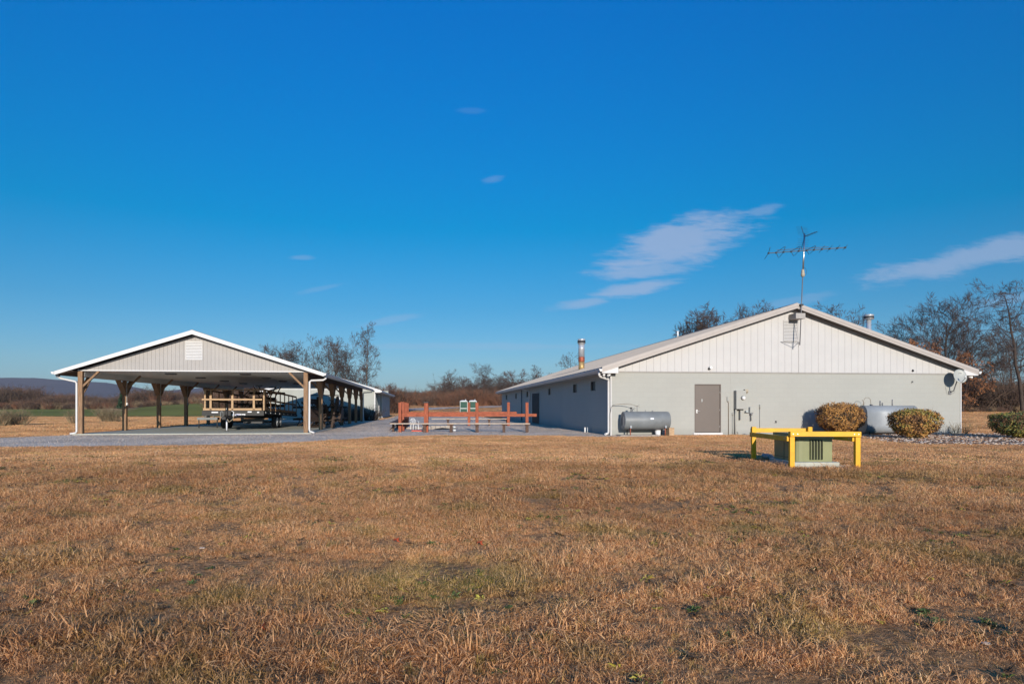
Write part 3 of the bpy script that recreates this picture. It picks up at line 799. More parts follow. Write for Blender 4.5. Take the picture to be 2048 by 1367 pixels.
obj('spout', tube(BM(), [(0, 0, 0), (0, -.07, 0), (-.02, -.10, -.03)], .014, 6), 'dark_metal', t); obj('valve_wheel', lathe(BM(), [(.03, 0), (.03, .01)], (0, -.06, .03), 8), 'dark_metal', t)
lx, lz = MF.front(1551), MF.z(843.5, MF.front(1551))
t = thing('hose_tap', 'small dark wall tap behind the yellow guard rail', 'tap', (MF.w(lx, 0).x, MF.w(lx, 0).y, lz), YAW)
obj('spout', tube(BM(), [(0, 0, .02), (0, -.08, .02), (-.02, -.11, -.03)], .016, 6), 'dark_metal', t); obj('valve_wheel', lathe(BM(), [(.03, 0), (.03, .01)], (0, -.07, .05), 8), 'dark_metal', t)
# meter cabinet group
def fx(px): return MF.front(px)
def fz(py, px=1480): return MF.z(py, MF.front(px))
MC = thing('meter_cabinet', 'wall painted electric meter cabinet with conduits right of the brown door', 'cabinet', (MF.w(fx(1466), 0).x, MF.w(fx(1466), 0).y, 0), YAW)
ox = fx(1466)
obj('cabinet_body', soften(box(BM(), .03, fx(1487) - ox, -.26, 0, fz(817.5), fz(780.5)), .006), 'wall_paint_pipe', MC)
gl = lathe(BM(), [(.075, 0), (.08, -.05), (.07, -.11), (.045, -.14)], (fx(1480) - ox, -.26, fz(795.5)), 14, 'y')
obj('meter_glass', gl, 'white_plastic', MC)
obj('meter_ring', lathe(BM(), [(.09, .0), (.09, -.03)], (fx(1480) - ox, -.26, fz(795.5)), 14, 'y'), 'dark_metal', MC)
obj('conduit', tube(BM(), [(.07, -.13, fz(817.5)), (.07, -.10, fz(823)), (.07, -.06, fz(830)), (.07, -.06, 0)], .035, 8), 'wall_paint_pipe', MC)
obj('conduit', tube(BM(), [(-.035, -.03, fz(832)), (-.035, -.03, 0)], .014, 6), 'wall_paint_pipe', MC)
obj('conduit_fitting', tube(BM(), [(-.035, -.035, fz(824)), (-.035, -.035, fz(831))], .025, 6), 'wall_paint_pipe', MC)
obj('meter_socket', soften(box(BM(), fx(1477) - ox, fx(1480.5) - ox, -.18, 0, fz(838), fz(820)), .005), 'wall_paint_pipe', MC)
obj('conduit_elbow', tube(BM(), [(fx(1471.5) - ox + .04, -.12, fz(818.5)), (fx(1478) - ox, -.12, fz(819)), (fx(1478.5) - ox, -.12, fz(822))], .025, 6), 'dark_metal', MC)
obj('ground_loop', tube(BM(), [(fx(1471.5) - ox, -.04, 0), (fx(1471.5) - ox, -.05, fz(864)), (fx(1473) - ox, -.06, fz(862.5)), (fx(1475) - ox, -.04, fz(863.5)), (fx(1475.3) - ox, -.03, 0)], .008, 6), 'wall_paint_pipe', MC)
t = thing('phone_box', 'slim pipe and small phone box just right of the brown door', 'utility box', (MF.w(fx(1456.5), 0).x, MF.w(fx(1456.5), 0).y, 0), YAW)
obj('box', soften(box(BM(), -.07, .02, -.06, 0, fz(802), fz(793)), .004), 'wall_paint_pipe', t); obj('pipe', tube(BM(), [(-.04, -.03, fz(802)), (.0, -.03, fz(805)), (.0, -.03, 0)], .013, 6), 'copper_line', t)
t = thing('horn_vent', 'tan horn shaped vent above the round meter', 'vent', (MF.w(fx(1490), 0).x, MF.w(fx(1490), 0).y, fz(782)), YAW)
obj('hood', prism(BM(), [(0, .08), (-.16, .08), (-.16, -.02), (-.06, -.10), (0, -.06)], 'x', -.07, .07), 'horn_tan', t); obj('hood_flange', box(BM(), -.085, .085, -.01, 0, -.11, .10), 'wall_paint_pipe', t)
t = thing('gas_valve', 'cross shaped pipe valve on the wall between meter cabinet and yellow rail', 'valve', (MF.w(fx(1500), 0).x, MF.w(fx(1500), 0).y, 0), YAW)
obj('riser_pipe', tube(BM(), [(-.04, -.10, fz(813)), (-.04, -.10, fz(825)), (.01, -.10, fz(826)), (.01, -.10, fz(841))], .024, 8), 'wall_paint_pipe', t)
obj('cross_pipe', tube(BM(), [(-.26, -.09, fz(824.5)), (.12, -.09, fz(825))], .012, 6), 'wall_paint_pipe', t)
obj('valve_body', lathe(BM(), [(.02, -.05), (.045, -.03), (.045, .03), (.02, .05)], (.01, -.10, fz(828)), 10), 'grey_metal', t)
obj('valve_wheel', lathe(BM(), [(.05, -.0), (.05, -.015)], (-.20, -.13, fz(822)), 10, 'y'), 'steel', t)
t = thing('stub_conduit', 'thin upright conduit ending in a capped stub left of the wall tap', 'pipe', (MF.w(fx(1519), 0).x, MF.w(fx(1519), 0).y, 0), YAW)
obj('pipe', tube(BM(), [(0, -.03, 0), (0, -.03, fz(817))], .014, 6), 'wall_paint_pipe', t); obj('cap', tube(BM(), [(0, -.035, fz(817)), (0, -.035, fz(808.5))], .026, 6), 'wall_paint_pipe', t)
t = thing('ground_cover_box', 'low dark utility lid lying at the wall foot beside the conduits', 'utility box', (MF.w(fx(1486), -.25).x, MF.w(fx(1486), -.25).y, 0), YAW)
obj('lid', prism(BM(), [(-.22, 0), (-.02, .055), (.18, .0)], 'y', -.1, .1), 'tank_grey', t); obj('rim', box(BM(), -.24, .20, -.12, .12, 0, .012), 'dark_metal', t)

# satellite dish
dp = MF.w(MF.front(1899), -.02)
DI = thing('satellite_dish', 'pale oval satellite dish on a bent arm at the right corner of the wall', 'satellite dish', (dp.x, dp.y, MF.z(784, MF.front(1899))), YAW)
ctr = Vector((MF.front(1921, -.62) - MF.front(1899), -.55, MF.z(752.5, MW, -.55) - MF.z(784, MW)))
ab = BM(); tube(ab, [(0, -.02, 0), (.02, -.20, .06), ctr * .72 + Vector((0, 0, -.02)), ctr + Vector((0, .03, -.06))], .022, 8)
obj('arm', ab, 'grey_metal', DI)
obj('foot_plate', soften(box(BM(), -.06, .06, -.03, .02, -.10, .06), .005), 'grey_metal', DI)
nrm_ = Vector((-.18, -.93, .30)).normalized(); a1_ = nrm_.cross(Vector((0, 0, 1))).normalized(); b1_ = a1_.cross(nrm_).normalized()
dm = BM(); rings = []; N = 28
for side_ in (0, 1):
    for k in range(6):
        rr_ = k / 5 if side_ == 0 else 1 - k / 5
        ring = []
        for i in range(N):
            an = 2 * math.pi * i / N
            p = ctr + a1_ * (.275 * rr_ * math.cos(an)) + b1_ * (.315 * rr_ * math.sin(an)) + nrm_ * (.055 * rr_ * rr_ - (.012 if side_ else 0))
            ring.append(dm.verts.new(p))
        rings.append(ring)
for A, B in zip(rings, rings[1:]):
    for i in range(N):
        f = dm.faces.new((A[i], A[(i + 1) % N], B[(i + 1) % N], B[i])); f.smooth = True
bmesh.ops.remove_doubles(dm, verts=dm.verts, dist=1e-5)
obj('reflector', dm, 'dish_grey', DI)
fe = BM(); tube(fe, [ctr + b1_ * -.30 + nrm_ * .05, ctr + b1_ * -.20 + nrm_ * .40], .010, 6); obj('feed_arm', fe, 'grey_metal', DI)
obj('feed_horn', tube(BM(), [ctr + b1_ * -.20 + nrm_ * .36, ctr + b1_ * -.14 + nrm_ * .42], .03, 8), 'white_plastic', DI)
for (u0, v0, w_, h_) in ((-.10, .12, .05, .035), (-.045, .13, .04, .03), (.015, .125, .012, .045), (.03, .105, .02, .01)):
    P = lambda a_, b_: ctr + a1_ * a_ + b1_ * b_ + nrm_ * (.006 + .055 * (a_ * a_ + b_ * b_) / .1)
    bmk = BM(); vs = [bmk.verts.new(P(u0, v0)), bmk.verts.new(P(u0 + w_, v0)), bmk.verts.new(P(u0 + w_, v0 + h_)), bmk.verts.new(P(u0, v0 + h_))]; bmk.faces.new(vs)
    obj('logo_mark', bmk, 'dish_mark', DI)
obj('coax_cable', tube(BM(), [(.0, -.02, -.05), (.16, -.03, -.04), (.24, -.02, .03), (.18, -.02, .08), (.05, -.03, .03), (-.12, -.02, -.10), (-.2, -.01, .2), (-.22, -.01, .5)], .005, 5), 'wall_paint_pipe', DI)

# ---- oil tanks
def tank_round():
    c = MF.front(1250, -.95); x0, x1 = MF.front(1250, -.9), MF.front(1342, -.6)
    z0, z1 = MF.z(858.5, x0, -.6), MF.z(822.5, x0, -.6); r = (z1 - z0) / 2; zc = (z0 + z1) / 2; yc = -.22 - r
    p = MF.w(x0, yc); L_ = MF.front(1337, yc) - x0
    t = thing('oil_tank', 'round grey oil tank lying on rusty legs left of the brown door', 'oil tank', (p.x, p.y, 0), YAW)
    bm = BM()
    prof = [(r * .80, .025), (r * .97, .0), (r, .03), (r, L_ - .06), (r * .96, L_ - .02), (r * .8, L_)]
    lathe(bm, prof[1:], (0, 0, zc), 36, 'x'); obj('tank_shell', bm, 'tank_grey', t)
    obj('tank_end', lathe(BM(), [(r * .93, -.004), (r * .93, .004)], (0, 0, zc), 28, 'x'), 'tank_end', t)
    wb = BM(); box(wb, -.012, 0, -.12, .10, zc - .16, zc + .16); obj('end_plate', wb, 'grey_metal', t)
    w2 = BM()
    for a in (-.2, .17): box(w2, -.025, -.004, a, a + .03, zc - .20, zc + .17)
    obj('end_rib', w2, 'grey_metal', t)
    for xx in (.25, L_ - .22):
        for yy_ in (-r * .62, r * .62):
            obj('leg', tube(BM(), [(xx, yy_, 0), (xx, yy_, zc - r * .70)], .022, 8), 'chimney_rust' if yy_ < 0 else 'dark_metal', t)
        obj('leg_bracket', box(BM(), xx - .04, xx + .04, -r * .62 - .09, -r * .62 + .03, zc - r * .82, zc - r * .55), 'tank_pale', t)
    for xx, h, rr_ in ((.35, .13, .03), (.60, .24, .012), (.95, .06, .015), (1.25, .04, .03)):
        obj('filler_pipe', tube(BM(), [(xx, 0, zc + r - .02), (xx, 0, zc + r + h)], rr_, 8), 'grey_metal', t)
    obj('filler_cap', tube(BM(), [(.35, 0, zc + r + .12), (.35, 0, zc + r + .17)], .05, 8), 'dark_metal', t)
    fl = BM(); zt_ = zc + r
    tube(fl, [(.60, 0, zt_ + .20), (.45, .1, zt_ + .28), (.1, .25, zt_ + .30), (-.25, r * .9, zt_ + .28), (-.33, r + .16, zt_ + .20), (-.38, r + .18, zt_ - .1), (-.40, r + .19, .02)], .007, 5)
    tube(fl, [(.60, 0, zt_ + .22), (.30, .1, zt_ + .33), (0, .3, zt_ + .31), (-.3, r + .1, zt_ + .27)], .006, 5)
    tube(fl, [(.37, 0, zt_ + .05), (.45, -.02, zt_ + .12), (.55, 0, zt_ + .14)], .006, 5); tube(fl, [(.60, 0, zt_ + .2), (.70, .0, zt_ + .28), (.66, 0, zt_ + .30)], .006, 5); tube(fl, [(.62, 0, zt_ + .24), (.72, .0, zt_ + .16)], .005, 5)
    obj('fuel_line', fl, 'copper_line', t)
    lb = MF.front(1304.5, yc - r) - x0
    bm = BM(); 
    for a0, a1 in ((-.07, .07),):
        A = [bm.verts.new((lb + a, -(r + .004) * math.cos(th), zc + (r + .004) * math.sin(th))) for th in (.14, .30) for a in (a0, a1)]
        bm.faces.new((A[0], A[1], A[3], A[2]))
    obj('tank_label', bm, 'plate_white', t)
    # things under and beside it
    p = MF.w(x0 + L_ * 1.0, yc - .1)
    o = obj('concrete_block', soften(box(BM(), -.10, .13, -.2, .2, 0, .34), .01), 'pale_wood', None, (p.x, p.y, 0), (0, 0, YAW + .1)); tag(o, 'sandy upright block beside the right end of the round oil tank', 'block')
    p = MF.w(x0 + L_ * .80, yc + .2)
    t2 = thing('bucket', 'white lidded bucket standing under the round oil tank', 'bucket', (p.x, p.y, 0), YAW)
    obj('pail', lathe(BM(), [(.10, 0), (.12, .20)], (0, 0, 0), 14), 'plate_white', t2); obj('lid', lathe(BM(), [(.125, .20), (.125, .23), (.02, .235)], (0, 0, 0), 14), 'white_plastic', t2)
    p = MF.w(x0 + L_ * .3, yc + .1)
    o = obj('stone_slab', soften(box(BM(), -.75, .9, -.35, .35, 0, .045), .01), 'old_concrete', None, (p.x, p.y, 0), (0, 0, YAW)); tag(o, 'flat worn slab on the ground under the round oil tank', 'slab')
tank_round()
def tank_obround():
    yf = -1.15
    x0 = MF.front(1740, yf); z0, z1 = MF.z(866, x0, -.7), MF.z(810.5, x0, -.7); z0 = max(.06, z0)
    wd = .68; r = wd / 2; yc = -.30 - r; L_ = MF.front(1838, yc - r) - x0
    p = MF.w(x0, yc)
    t = thing('oil_tank', 'tall pale obround oil tank half hidden by the right hand round bush', 'oil tank', (p.x, p.y, 0), YAW)
    prof = []
    n = 14
    for i in range(n + 1): a = math.pi * i / n; prof.append((r * math.cos(a), z1 - r + r * math.sin(a)))
    for i in range(n + 1): a = math.pi + math.pi * i / n; prof.append((r * math.cos(a), z0 + r + r * math.sin(a)))
    bm = prism(BM(), prof, 'x', 0, L_)
    for f in bm.faces: f.smooth = len(f.verts) == 4
    sh = obj('tank_shell', bm, 'tank_pale', t)
    eb = BM(); prism(eb, [(a * .95, (b - (z0 + z1) / 2) * .97 + (z0 + z1) / 2) for a, b in prof], 'x', -.012, .0); obj('tank_end', eb, 'tank_pale', t)
    rim = BM(); tube(rim, [(0.0, a, b) for a, b in prof] + [(0.0, *prof[0])], .012, 5, False); obj('end_seam', rim, 'tank_grey', t)
    for xx, h, rr_ in ((.45, .05, .04), (.82, .20, .028), (.93, .12, .022), (1.38, .26, .022)):
        obj('filler_pipe', tube(BM(), [(xx, 0, z1 - .02), (xx, 0, z1 + h)], rr_, 8), 'grey_metal', t)
    obj('fuel_line', tube(BM(), [(.08, 0, z1), (.06, 0, z1 + .2), (.14, 0, z1 + .33), (.28, 0, z1 + .34), (.38, 0, z1 + .25), (.40, 0, z1)], .010, 6), 'copper_line', t)
    obj('fuel_line', tube(BM(), [(.0, 0, z1 + .25), (.06, .0, z1 + .1), (.05, 0, z1)], .008, 6), 'copper_line', t)
    for xx in (.2, L_ - .2):
        for yy_ in (-r * .6, r * .6): obj('leg', tube(BM(), [(xx, yy_, 0), (xx, yy_, z0 + r * .3)], .022, 6), 'dark_metal', t)
tank_obround()

# ======== carport
C0 = thing('carport', 'open sided gable roofed carport on brown timber posts left of the gravel yard', 'carport', (CF.o.x, CF.o.y, 0), YAW)
CZ = CF.z(741.5)                 # ceiling height at the front
CO = .45; 
pk = CW / 2
CXL = CF.front(112, -CO) ; CXR = CF.front(650, -CO)
CZA = CF.z(660.5, pk, -CO); CZL = CF.z(743, CXL, -CO); CZR = CF.z(746, CXR, -CO)
ovh = (pk - CXL + CXR - pk) / 2
CXL, CXR = pk - ovh, pk + ovh; CZE = (CZL + CZR) / 2
cs = (CZA - CZE) / ovh
CE = CL + .45
print('CZ', CZ, 'CZA', CZA, 'CZE', CZE, 'ovh', ovh, cs)
PS = .185; SLB = 0.045
obj('slab', box(BM(), -.25, CW + .25, -.22, CL + .3, -.05, SLB), 'pad_concrete', C0)
MATS['pad_concrete']
for i in range(7):
    for sx, xx in ((1, 0), (-1, CW)):
        y_ = i * CS
        pb = soften(box(BM(), xx - PS / 2, xx + PS / 2, y_ - PS / 2, y_ + PS / 2, SLB, CZ + .0 if i == 0 else CZ - .24), .008)
        po = obj('post', pb, 'post_wood', C0)
        # knee braces: one across under the ceiling, two along the row
        br = beam(BM(), (xx + sx * (PS / 2 - .02), y_, CZ - .66), (xx + sx * .72, y_, CZ - .01), .04 * 2, .10, up=(0, 1, 0))
        obj('knee_brace', br, 'post_wood', po)
        for sy in ((1,) if i == 0 else ((-1,) if i == 6 else (-1, 1))):
            for off in (-.06, .06):
                b2 = beam(BM(), (xx + off, y_ + sy * (PS / 2 - .02), CZ - .90), (xx + off, y_ + sy * .74, CZ - .245), .045, .12, up=(1, 0, 0))
                obj('knee_brace', b2, 'post_wood', po)
for xx, s_ in ((0, 1), (CW, -1)):
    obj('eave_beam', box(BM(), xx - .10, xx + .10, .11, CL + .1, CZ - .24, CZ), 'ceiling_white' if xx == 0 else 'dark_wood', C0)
obj('ceiling', box(BM(), -.05, CW + .05, .10, CL + .1, CZ + .001, CZ + .03), 'ceiling_white', C0)
obj('front_trim', box(BM(), -PS / 2, CW + PS / 2, -.11, .095, CZ + .001, CZ + .045), 'white_trim', C0)
crz = lambda x: CZA - .16 - cs * abs(x - pk)
obj('gable_backing', prism(BM(), [(-.09, CZ + .046), (CW + .09, CZ + .046), (CW + .09, crz(CW + .09)), (pk, crz(pk)), (-.09, crz(-.09))], 'y', -.02, .05), 'soffit_grey', C0)
gx0 = -.09
gable_boards(C0, 'grey_siding', gx0, CW + .09, CZ + .046, -.045, -.022, crz, 0.165, 0.006)
obj('rear_gable', prism(BM(), [(-.09, CZ + .03), (CW + .09, CZ + .03), (CW + .09, crz(CW + .09)), (pk, crz(pk)), (-.09, crz(-.09))], 'y', CL, CL + .08), 'grey_siding', C0)
louvre(C0, CF.front(373), CF.front(405), CF.z(719, pk), CF.z(683, pk), -.047, 12, 'white_trim', .02)
roof_slab('roof_slope', C0, CXL, CZE, pk, CZA, -CO, CE, .04, 'roof_metal', 0.61)
roof_slab('roof_slope', C0, CXR, CZE, pk + .001, CZA, -CO, CE, .04, 'roof_metal', 0.61)
obj('ridge_cap', prism(BM(), [(pk - .15, CZA - .15 * cs + .03), (pk, CZA + .04), (pk + .15, CZA - .15 * cs + .03), (pk, CZA + .02)], 'y', -CO - .01, CE + .01), 'roof_metal', C0)
for sgn, xe in ((-1, CXL), (1, CXR)):
    for yy_ in (-CO - .03, CE):
        obj('rake_trim', prism(BM(), [(xe, CZE + .02), (pk, CZA + .02), (pk, CZA - .16), (xe, CZE - .13)], 'y', yy_, yy_ + .029), 'white_trim', C0)
    obj('rake_soffit', prism(BM(), [(xe - sgn * .05, CZE - .06 + .05 * cs), (pk, CZA - .06), (pk, CZA - .075), (xe - sgn * .05, CZE - .075 + .05 * cs)], 'y', -CO, -.046), 'dark_soffit', C0)
    xin = -.1 if sgn < 0 else CW + .1
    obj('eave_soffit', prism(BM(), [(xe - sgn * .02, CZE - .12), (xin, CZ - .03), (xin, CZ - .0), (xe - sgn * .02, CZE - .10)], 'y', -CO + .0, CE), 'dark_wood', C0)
    obj('eave_fascia', box(BM(), min(xe, xe - sgn * .02), max(xe, xe - sgn * .02), -CO, CE, CZE - .14, CZE - .0), 'white_trim', C0)
    gx = xe + sgn * .003
    obj('gutter', prism(BM(), [(gx, CZE + .0), (gx + sgn * .12, CZE + .0), (gx + sgn * .115, CZE - .03), (gx + sgn * .08, CZE - .10), (gx, CZE - .10)], 'y', -CO - .05, CE), 'white_trim', C0)
zd = CZE - .09
dl = CXL + .35
downspout(C0, [(CXL - .05 + .1 * 0, -.1, zd), (CXL - .02, -.1, zd - .12), (CXL + .10, -.1, zd - .18), (-.20, -.05, CZ - .45), (-.15, -.05, CZ - .52), (-.15, -.05, .14), (-.18, -.08, .08), (-.36, -.18, .05)], .042)
obj('spout_outlet', box(BM(), CXL - .1, CXL + .02, -.16, -.04, zd - .12, zd), 'grey_metal', C0)
downspout(C0, [(CXR + .05, -.1, zd), (CXR + .04, -.1, zd - .12), (CXR - .06, -.1, zd - .19), (CW + .24, -.05, CZ - .36), (CW + .16, -.05, CZ - .42), (CW + .15, -.05, .20), (CW + .18, -.07, .10), (CW + .38, -.16, .05)], .045)
downspout(C0, [(CXR + .05, CL + .1, zd), (CXR + .0, CL + .1, zd - .15), (CW + .18, CL, CZ - .34), (CW + .15, CL, CZ - .45), (CW + .15, CL, .1), (CW + .3, CL - .1, .05)], .045)
lamp_src = None
for i in range(6):
    for xx in (CW * .33, CW * .68):
        y_ = 1.6 + i * 4.1
        f = obj('ceiling_light', box(BM(), -.22, .22, -.14, .14, -.05, 0), 'grey_metal', C0, loc=(xx, y_, CZ))
        obj('lamp_lens', box(BM(), -.18, .18, -.10, .10, -.062, -.051), 'dark_metal', f)
for i, xx in ((1, 0), (2, 0), (3, 0)):
    y_ = i * CS
    oz = CF.z(808, 0, y_)
    obj('outlet_box', soften(box(BM(), PS / 2, PS / 2 + .06, y_ - .09, y_ + .0, oz - .07, oz + .07), .005), 'white_plastic' if i == 1 else 'grey_metal', C0)
    obj('outlet_conduit', tube(BM(), [(PS / 2 + .02, y_ - .06, oz + .07), (PS / 2 + .02, y_ - .06, CZ - .24)], .010, 6), 'white_plastic', C0)

# ======== shed behind
S0 = thing('storage_shed', 'pale grey metal sided shed standing behind the carport', 'shed', (SF.o.x, SF.o.y, 0), YAW)
SZ = SF.z(779.5)
spk = -SW / 2; sO = .55; sSl = .30
SZE = SZ - .04; SZA = SZE + sSl * (SW / 2 + sO)
def rib_panel(bm, axis, a0, a1, z0, z1f, face, d, pitch=.23):
    n = int((a1 - a0) / pitch)
    for i in range(n):
        a = a0 + pitch * (i + .5)
        za = z1f(a)
        if axis == 'x': box(bm, a - .015, a + .015, face - d, face, z0, za)
        else: box(bm, face, face + d, a - .015, a + .015, z0, za)
b = BM(); prism(b, [(-SW, 0), (0, 0), (0, SZ), (-SW, SZ)], 'y', 0, .15); rib_panel(b, 'x', -SW, 0, .02, lambda a: SZ - .03, 0, .02)
obj('front_wall', b, 'shed_siding', S0)
szr = lambda x: SZA - .12 - sSl * abs(x - spk)
b = BM(); prism(b, [(-SW, SZ + .06), (0, SZ + .06), (0, szr(0)), (spk, szr(spk)), (-SW, szr(-SW))], 'y', -.01, .15); rib_panel(b, 'x', -SW, 0, SZ + .08, lambda a: max(SZ + .1, szr(a) - .03), -.01, .02)
obj('front_gable', b, 'shed_siding', S0)
obj('gable_trim', box(BM(), -SW, 0, -.035, .02, SZ - .0, SZ + .06), 'white_trim', S0)
b = BM(); box(b, -.15, 0, .15, SL, 0, SZ); rib_panel(b, 'y', .15, SL, .02, lambda a: SZ - .03, 0, .02)
obj('side_wall', b, 'shed_siding', S0)
obj('rear_wall', box(BM(), -SW, -.15, SL - .15, SL, 0, SZ + .5), 'shed_siding', S0)
obj('far_side_wall', box(BM(), -SW, -SW + .15, .15, SL - .15, 0, SZ), 'shed_siding', S0)
for xx in (0, -SW): obj('corner_trim', box(BM(), xx - .06, xx + .035, -.035, .06, 0, SZ), 'white_trim', S0)
obj('corner_trim', box(BM(), -.06, .04, SL - .03, SL + .03, 0, SZ), 'white_trim', S0)
for sgn in (-1, 1):
    xe = spk + sgn * (SW / 2 + sO)
    roof_slab('roof_slope', S0, xe, SZE, spk + (.001 if sgn > 0 else 0), SZA, -.5, SL + .5, .05, 'roof_metal', .6)
    obj('rake_trim', prism(BM(), [(xe, SZE + .03), (spk, SZA + .03), (spk, SZA - .20), (xe, SZE - .20)], 'y', -.535, -.505), 'white_trim', S0)
    obj('eave_soffit', box(BM(), min(xe, spk + sgn * SW / 2), max(xe, spk + sgn * SW / 2), -.5, SL + .5, SZE - .22, SZE - .20), 'soffit_grey', S0)
    obj('eave_fascia', box(BM(), min(xe, xe - sgn * .02), max(xe, xe - sgn * .02), -.5, SL + .5, SZE - .20, SZE - .05), 'white_trim', S0)
    obj('gutter', box(BM(), min(xe + sgn * .003, xe + sgn * .13), max(xe + sgn * .003, xe + sgn * .13), -.55, SL + .5, SZE - .16, SZE - .03), 'white_trim', S0)
    obj('eave_return', prism(BM(), [(xe, SZE - .205), (spk + sgn * SW / 2, SZE - .205), (spk + sgn * SW / 2, SZE - .2 + sSl * sO), (xe, SZE - .2)], 'y', -.50, -.45), 'white_trim', S0)
tx0, tx1 = SF.front(612, -.1), SF.front(677, -.1)
obj('door_track', box(BM(), tx0, tx1, -.12, -.021, SF.z(790.6, tx0), SF.z(788.8, tx0)), 'dark_metal', S0)
b = BM(); box(b, tx0 + .3, SF.front(657, -.1), -.08, -.025, .05, SF.z(791, tx0)); rib_panel(b, 'x', tx0 + .3, SF.front(657, -.1), .06, lambda a: SF.z(791.5, tx0), -.08, .015)
obj('sliding_door', b, 'shed_siding', S0)
for px in (668, 673, 680, 712): 
    a = SF.front(px, -.05); obj('door_batten', box(BM(), a - .05, a + .05, -.05, -.021, .05, SF.z(791.5, a)), 'white_trim', S0)
ys0, ys1 = SF.side(764), SF.side(777.5)
b = BM(); box(b, .022, .06, ys0, ys1, .05, SZ - .3)
obj('side_sliding_door', b, 'shed_door', S0)
for px in (757, 763.5): a = SF.side(px); obj('door_batten', box(BM(), .021, .075, a - .08, a + .08, .02, SZ - .3), 'white_trim', S0)

# ------------------------------------------------------------------ things standing about
# ======== yellow guard frame and transformer
A_, C_, B_ = G(1583, 936.5), G(1714, 937.5), G(1507, 919.5)
fyaw = math.atan2(C_.y - A_.y, C_.x - A_.x)
fw = (C_ - A_).length; fd = (B_ - A_).length
YF = thing('guard_frame', 'yellow painted square guard rail frame round the green transformer', 'guard rail', (A_.x, A_.y, 0), 0.0)
Cl = C_ - A_; Bl = B_ - A_; Dl = Cl + Bl
pw = .092; ht = .71
for p, h in ((Vector((0, 0, 0)), ht - .01), (Cl, ht - .012), (Bl, ht + .025), (Dl, ht + .025)):
    o = obj('post', soften(box(BM(), p.x - pw / 2, p.x + pw / 2, p.y - pw / 2, p.y + pw / 2, -.05, h), .010, 2), 'yellow_paint', YF)
def rail(p, q, z, off, ext=.046, h=.095, th=.04):
    d = (q - p).normalized(); s_ = Vector((d.y, -d.x, 0)) * off
    a, b = p - d * ext + s_, q + d * ext + s_
    a = Vector((a.x, a.y, z)); b = Vector((b.x, b.y, z))
    o = obj('rail', soften(beam(BM(), a, b, th, h), .005), 'yellow_paint', YF)
    for e in (.05, .13, (b - a).length - .13, (b - a).length - .05):
        c = a + d * e + Vector((d.y, -d.x, 0)) * (th / 2 if off > 0 else -th / 2)
        obj('bolt', tube(BM(), [c, c + Vector((d.y, -d.x, 0)) * (.008 if off > 0 else -.008)], .010, 6), 'steel', o)
rail(Vector((0, 0, 0)), Cl, .658, pw / 2 + .021)
rail(Bl, Dl, .655, -(pw / 2 + .021))
rail(Bl, Vector((0, 0, 0)), .565, pw / 2 + .021, .0)
rail(Cl, Dl, .565, -(pw / 2 + .021), .0)
TR = thing('transformer_box', 'olive green pad mounted transformer box with vertical cooling fins', 'transformer', (5.42, 13.12, 0), 0.0)
pd_w, pd_d = .88, 1.25
obj('concrete_pad', soften(box(BM(), 0, pd_w, 0, pd_d, -.03, .105), .012, 2), 'pad_concrete', TR)
bx0_, bx1_, by0_, by1_, bt = .06, .80, .14, 1.14, .60
prof = [(bx0_ + .16, by0_), (bx1_, by0_), (bx1_, by1_), (bx0_, by1_), (bx0_, by0_ + .12), (bx0_ + .015, by0_ + .06), (bx0_ + .05, by0_ + .02), (bx0_ + .10, by0_ + .004)]
bm = prism(BM(), prof, 'z', .106, bt - .05)
obj('cabinet', bm, 'box_green', TR)
lid = prism(BM(), [(by0_ - .02, bt - .05), (by1_ + .02, bt - .05), (by1_ + .02, bt + .045), (by0_ + .3, bt + .05), (by0_ - .02, bt - .01)], 'x', bx0_ - .02, bx1_ + .02)
obj('lid', lid, 'box_green', TR)
fx0 = .36
fins = obj('fin_panel', box(BM(), fx0, fx0 + .25, by0_ - .006, by0_ - .001, .14, bt - .07), 'fin_dark', TR)
for i in range(5):
    xx = fx0 + .006 + i * .0575
    obj('cooling_fin', box(BM(), xx, xx + .012, by0_ - .05, by0_ - .007, .15, bt - .08), 'box_green', fins)
obj('door_seam', box(BM(), bx0_ - .004, bx0_ - .0005, .62, .632, .12, bt - .06), 'fin_dark', TR)
obj('door_seam', box(BM(), bx0_ - .004, bx0_ - .0005, .20, 1.10, .165, .172), 'fin_dark', TR)
cp = G(1538, 920)
bm = BM(); bmesh.ops.create_icosphere(bm, subdivisions=2, radius=.16)
for vtx in bm.verts:
    vtx.co *= 1 + .35 * mnoise.noise(vtx.co * 7); vtx.co.z *= .42
o = obj('broken_concrete', bm, 'old_concrete', None, (cp.x, cp.y, .07), (.25, .1, .4)); tag(o, 'tan chunk of broken concrete beside the left side of the transformer pad', 'rubble')

# ======== red timber seating in the yard
def post_at(px, py, h, w, name='post', m='red_post_wood', parent=None, d=None):
    g = G(px, py)
    return g
RF = thing('seating_enclosure', 'red stained timber post and rail seating with narrow benches on the gravel', 'seating', (*G(800, 864)[:2], 0), 0.0)
o0 = G(800, 864)
fr_y = o0.y
def X_at(px, Y): return AT(px, Y) - o0.x
yb_ = G(1017, 851).y
def rpost(px, Y, top_py, w, d=.12, label=None, low_dark=False, zt=None):
    x = X_at(px, Y); zt = HC + (HY - top_py) / FP * Y if zt is None else zt
    b = soften(box(BM(), x - w / 2, x + w / 2, Y - o0.y - d / 2, Y - o0.y + d / 2, -.05, zt), .008)
    p = obj('post', b, 'red_post_wood', RF)
    if label: p['label'] = label
    return p
px2m = fr_y / FP
rpost(800, fr_y, 804.5, 6 * px2m)
capped = rpost(852.5, fr_y, 805.5, 8.6 * px2m, .2, 'thicker post with a dark cap on top')
xx = X_at(852.5, fr_y)
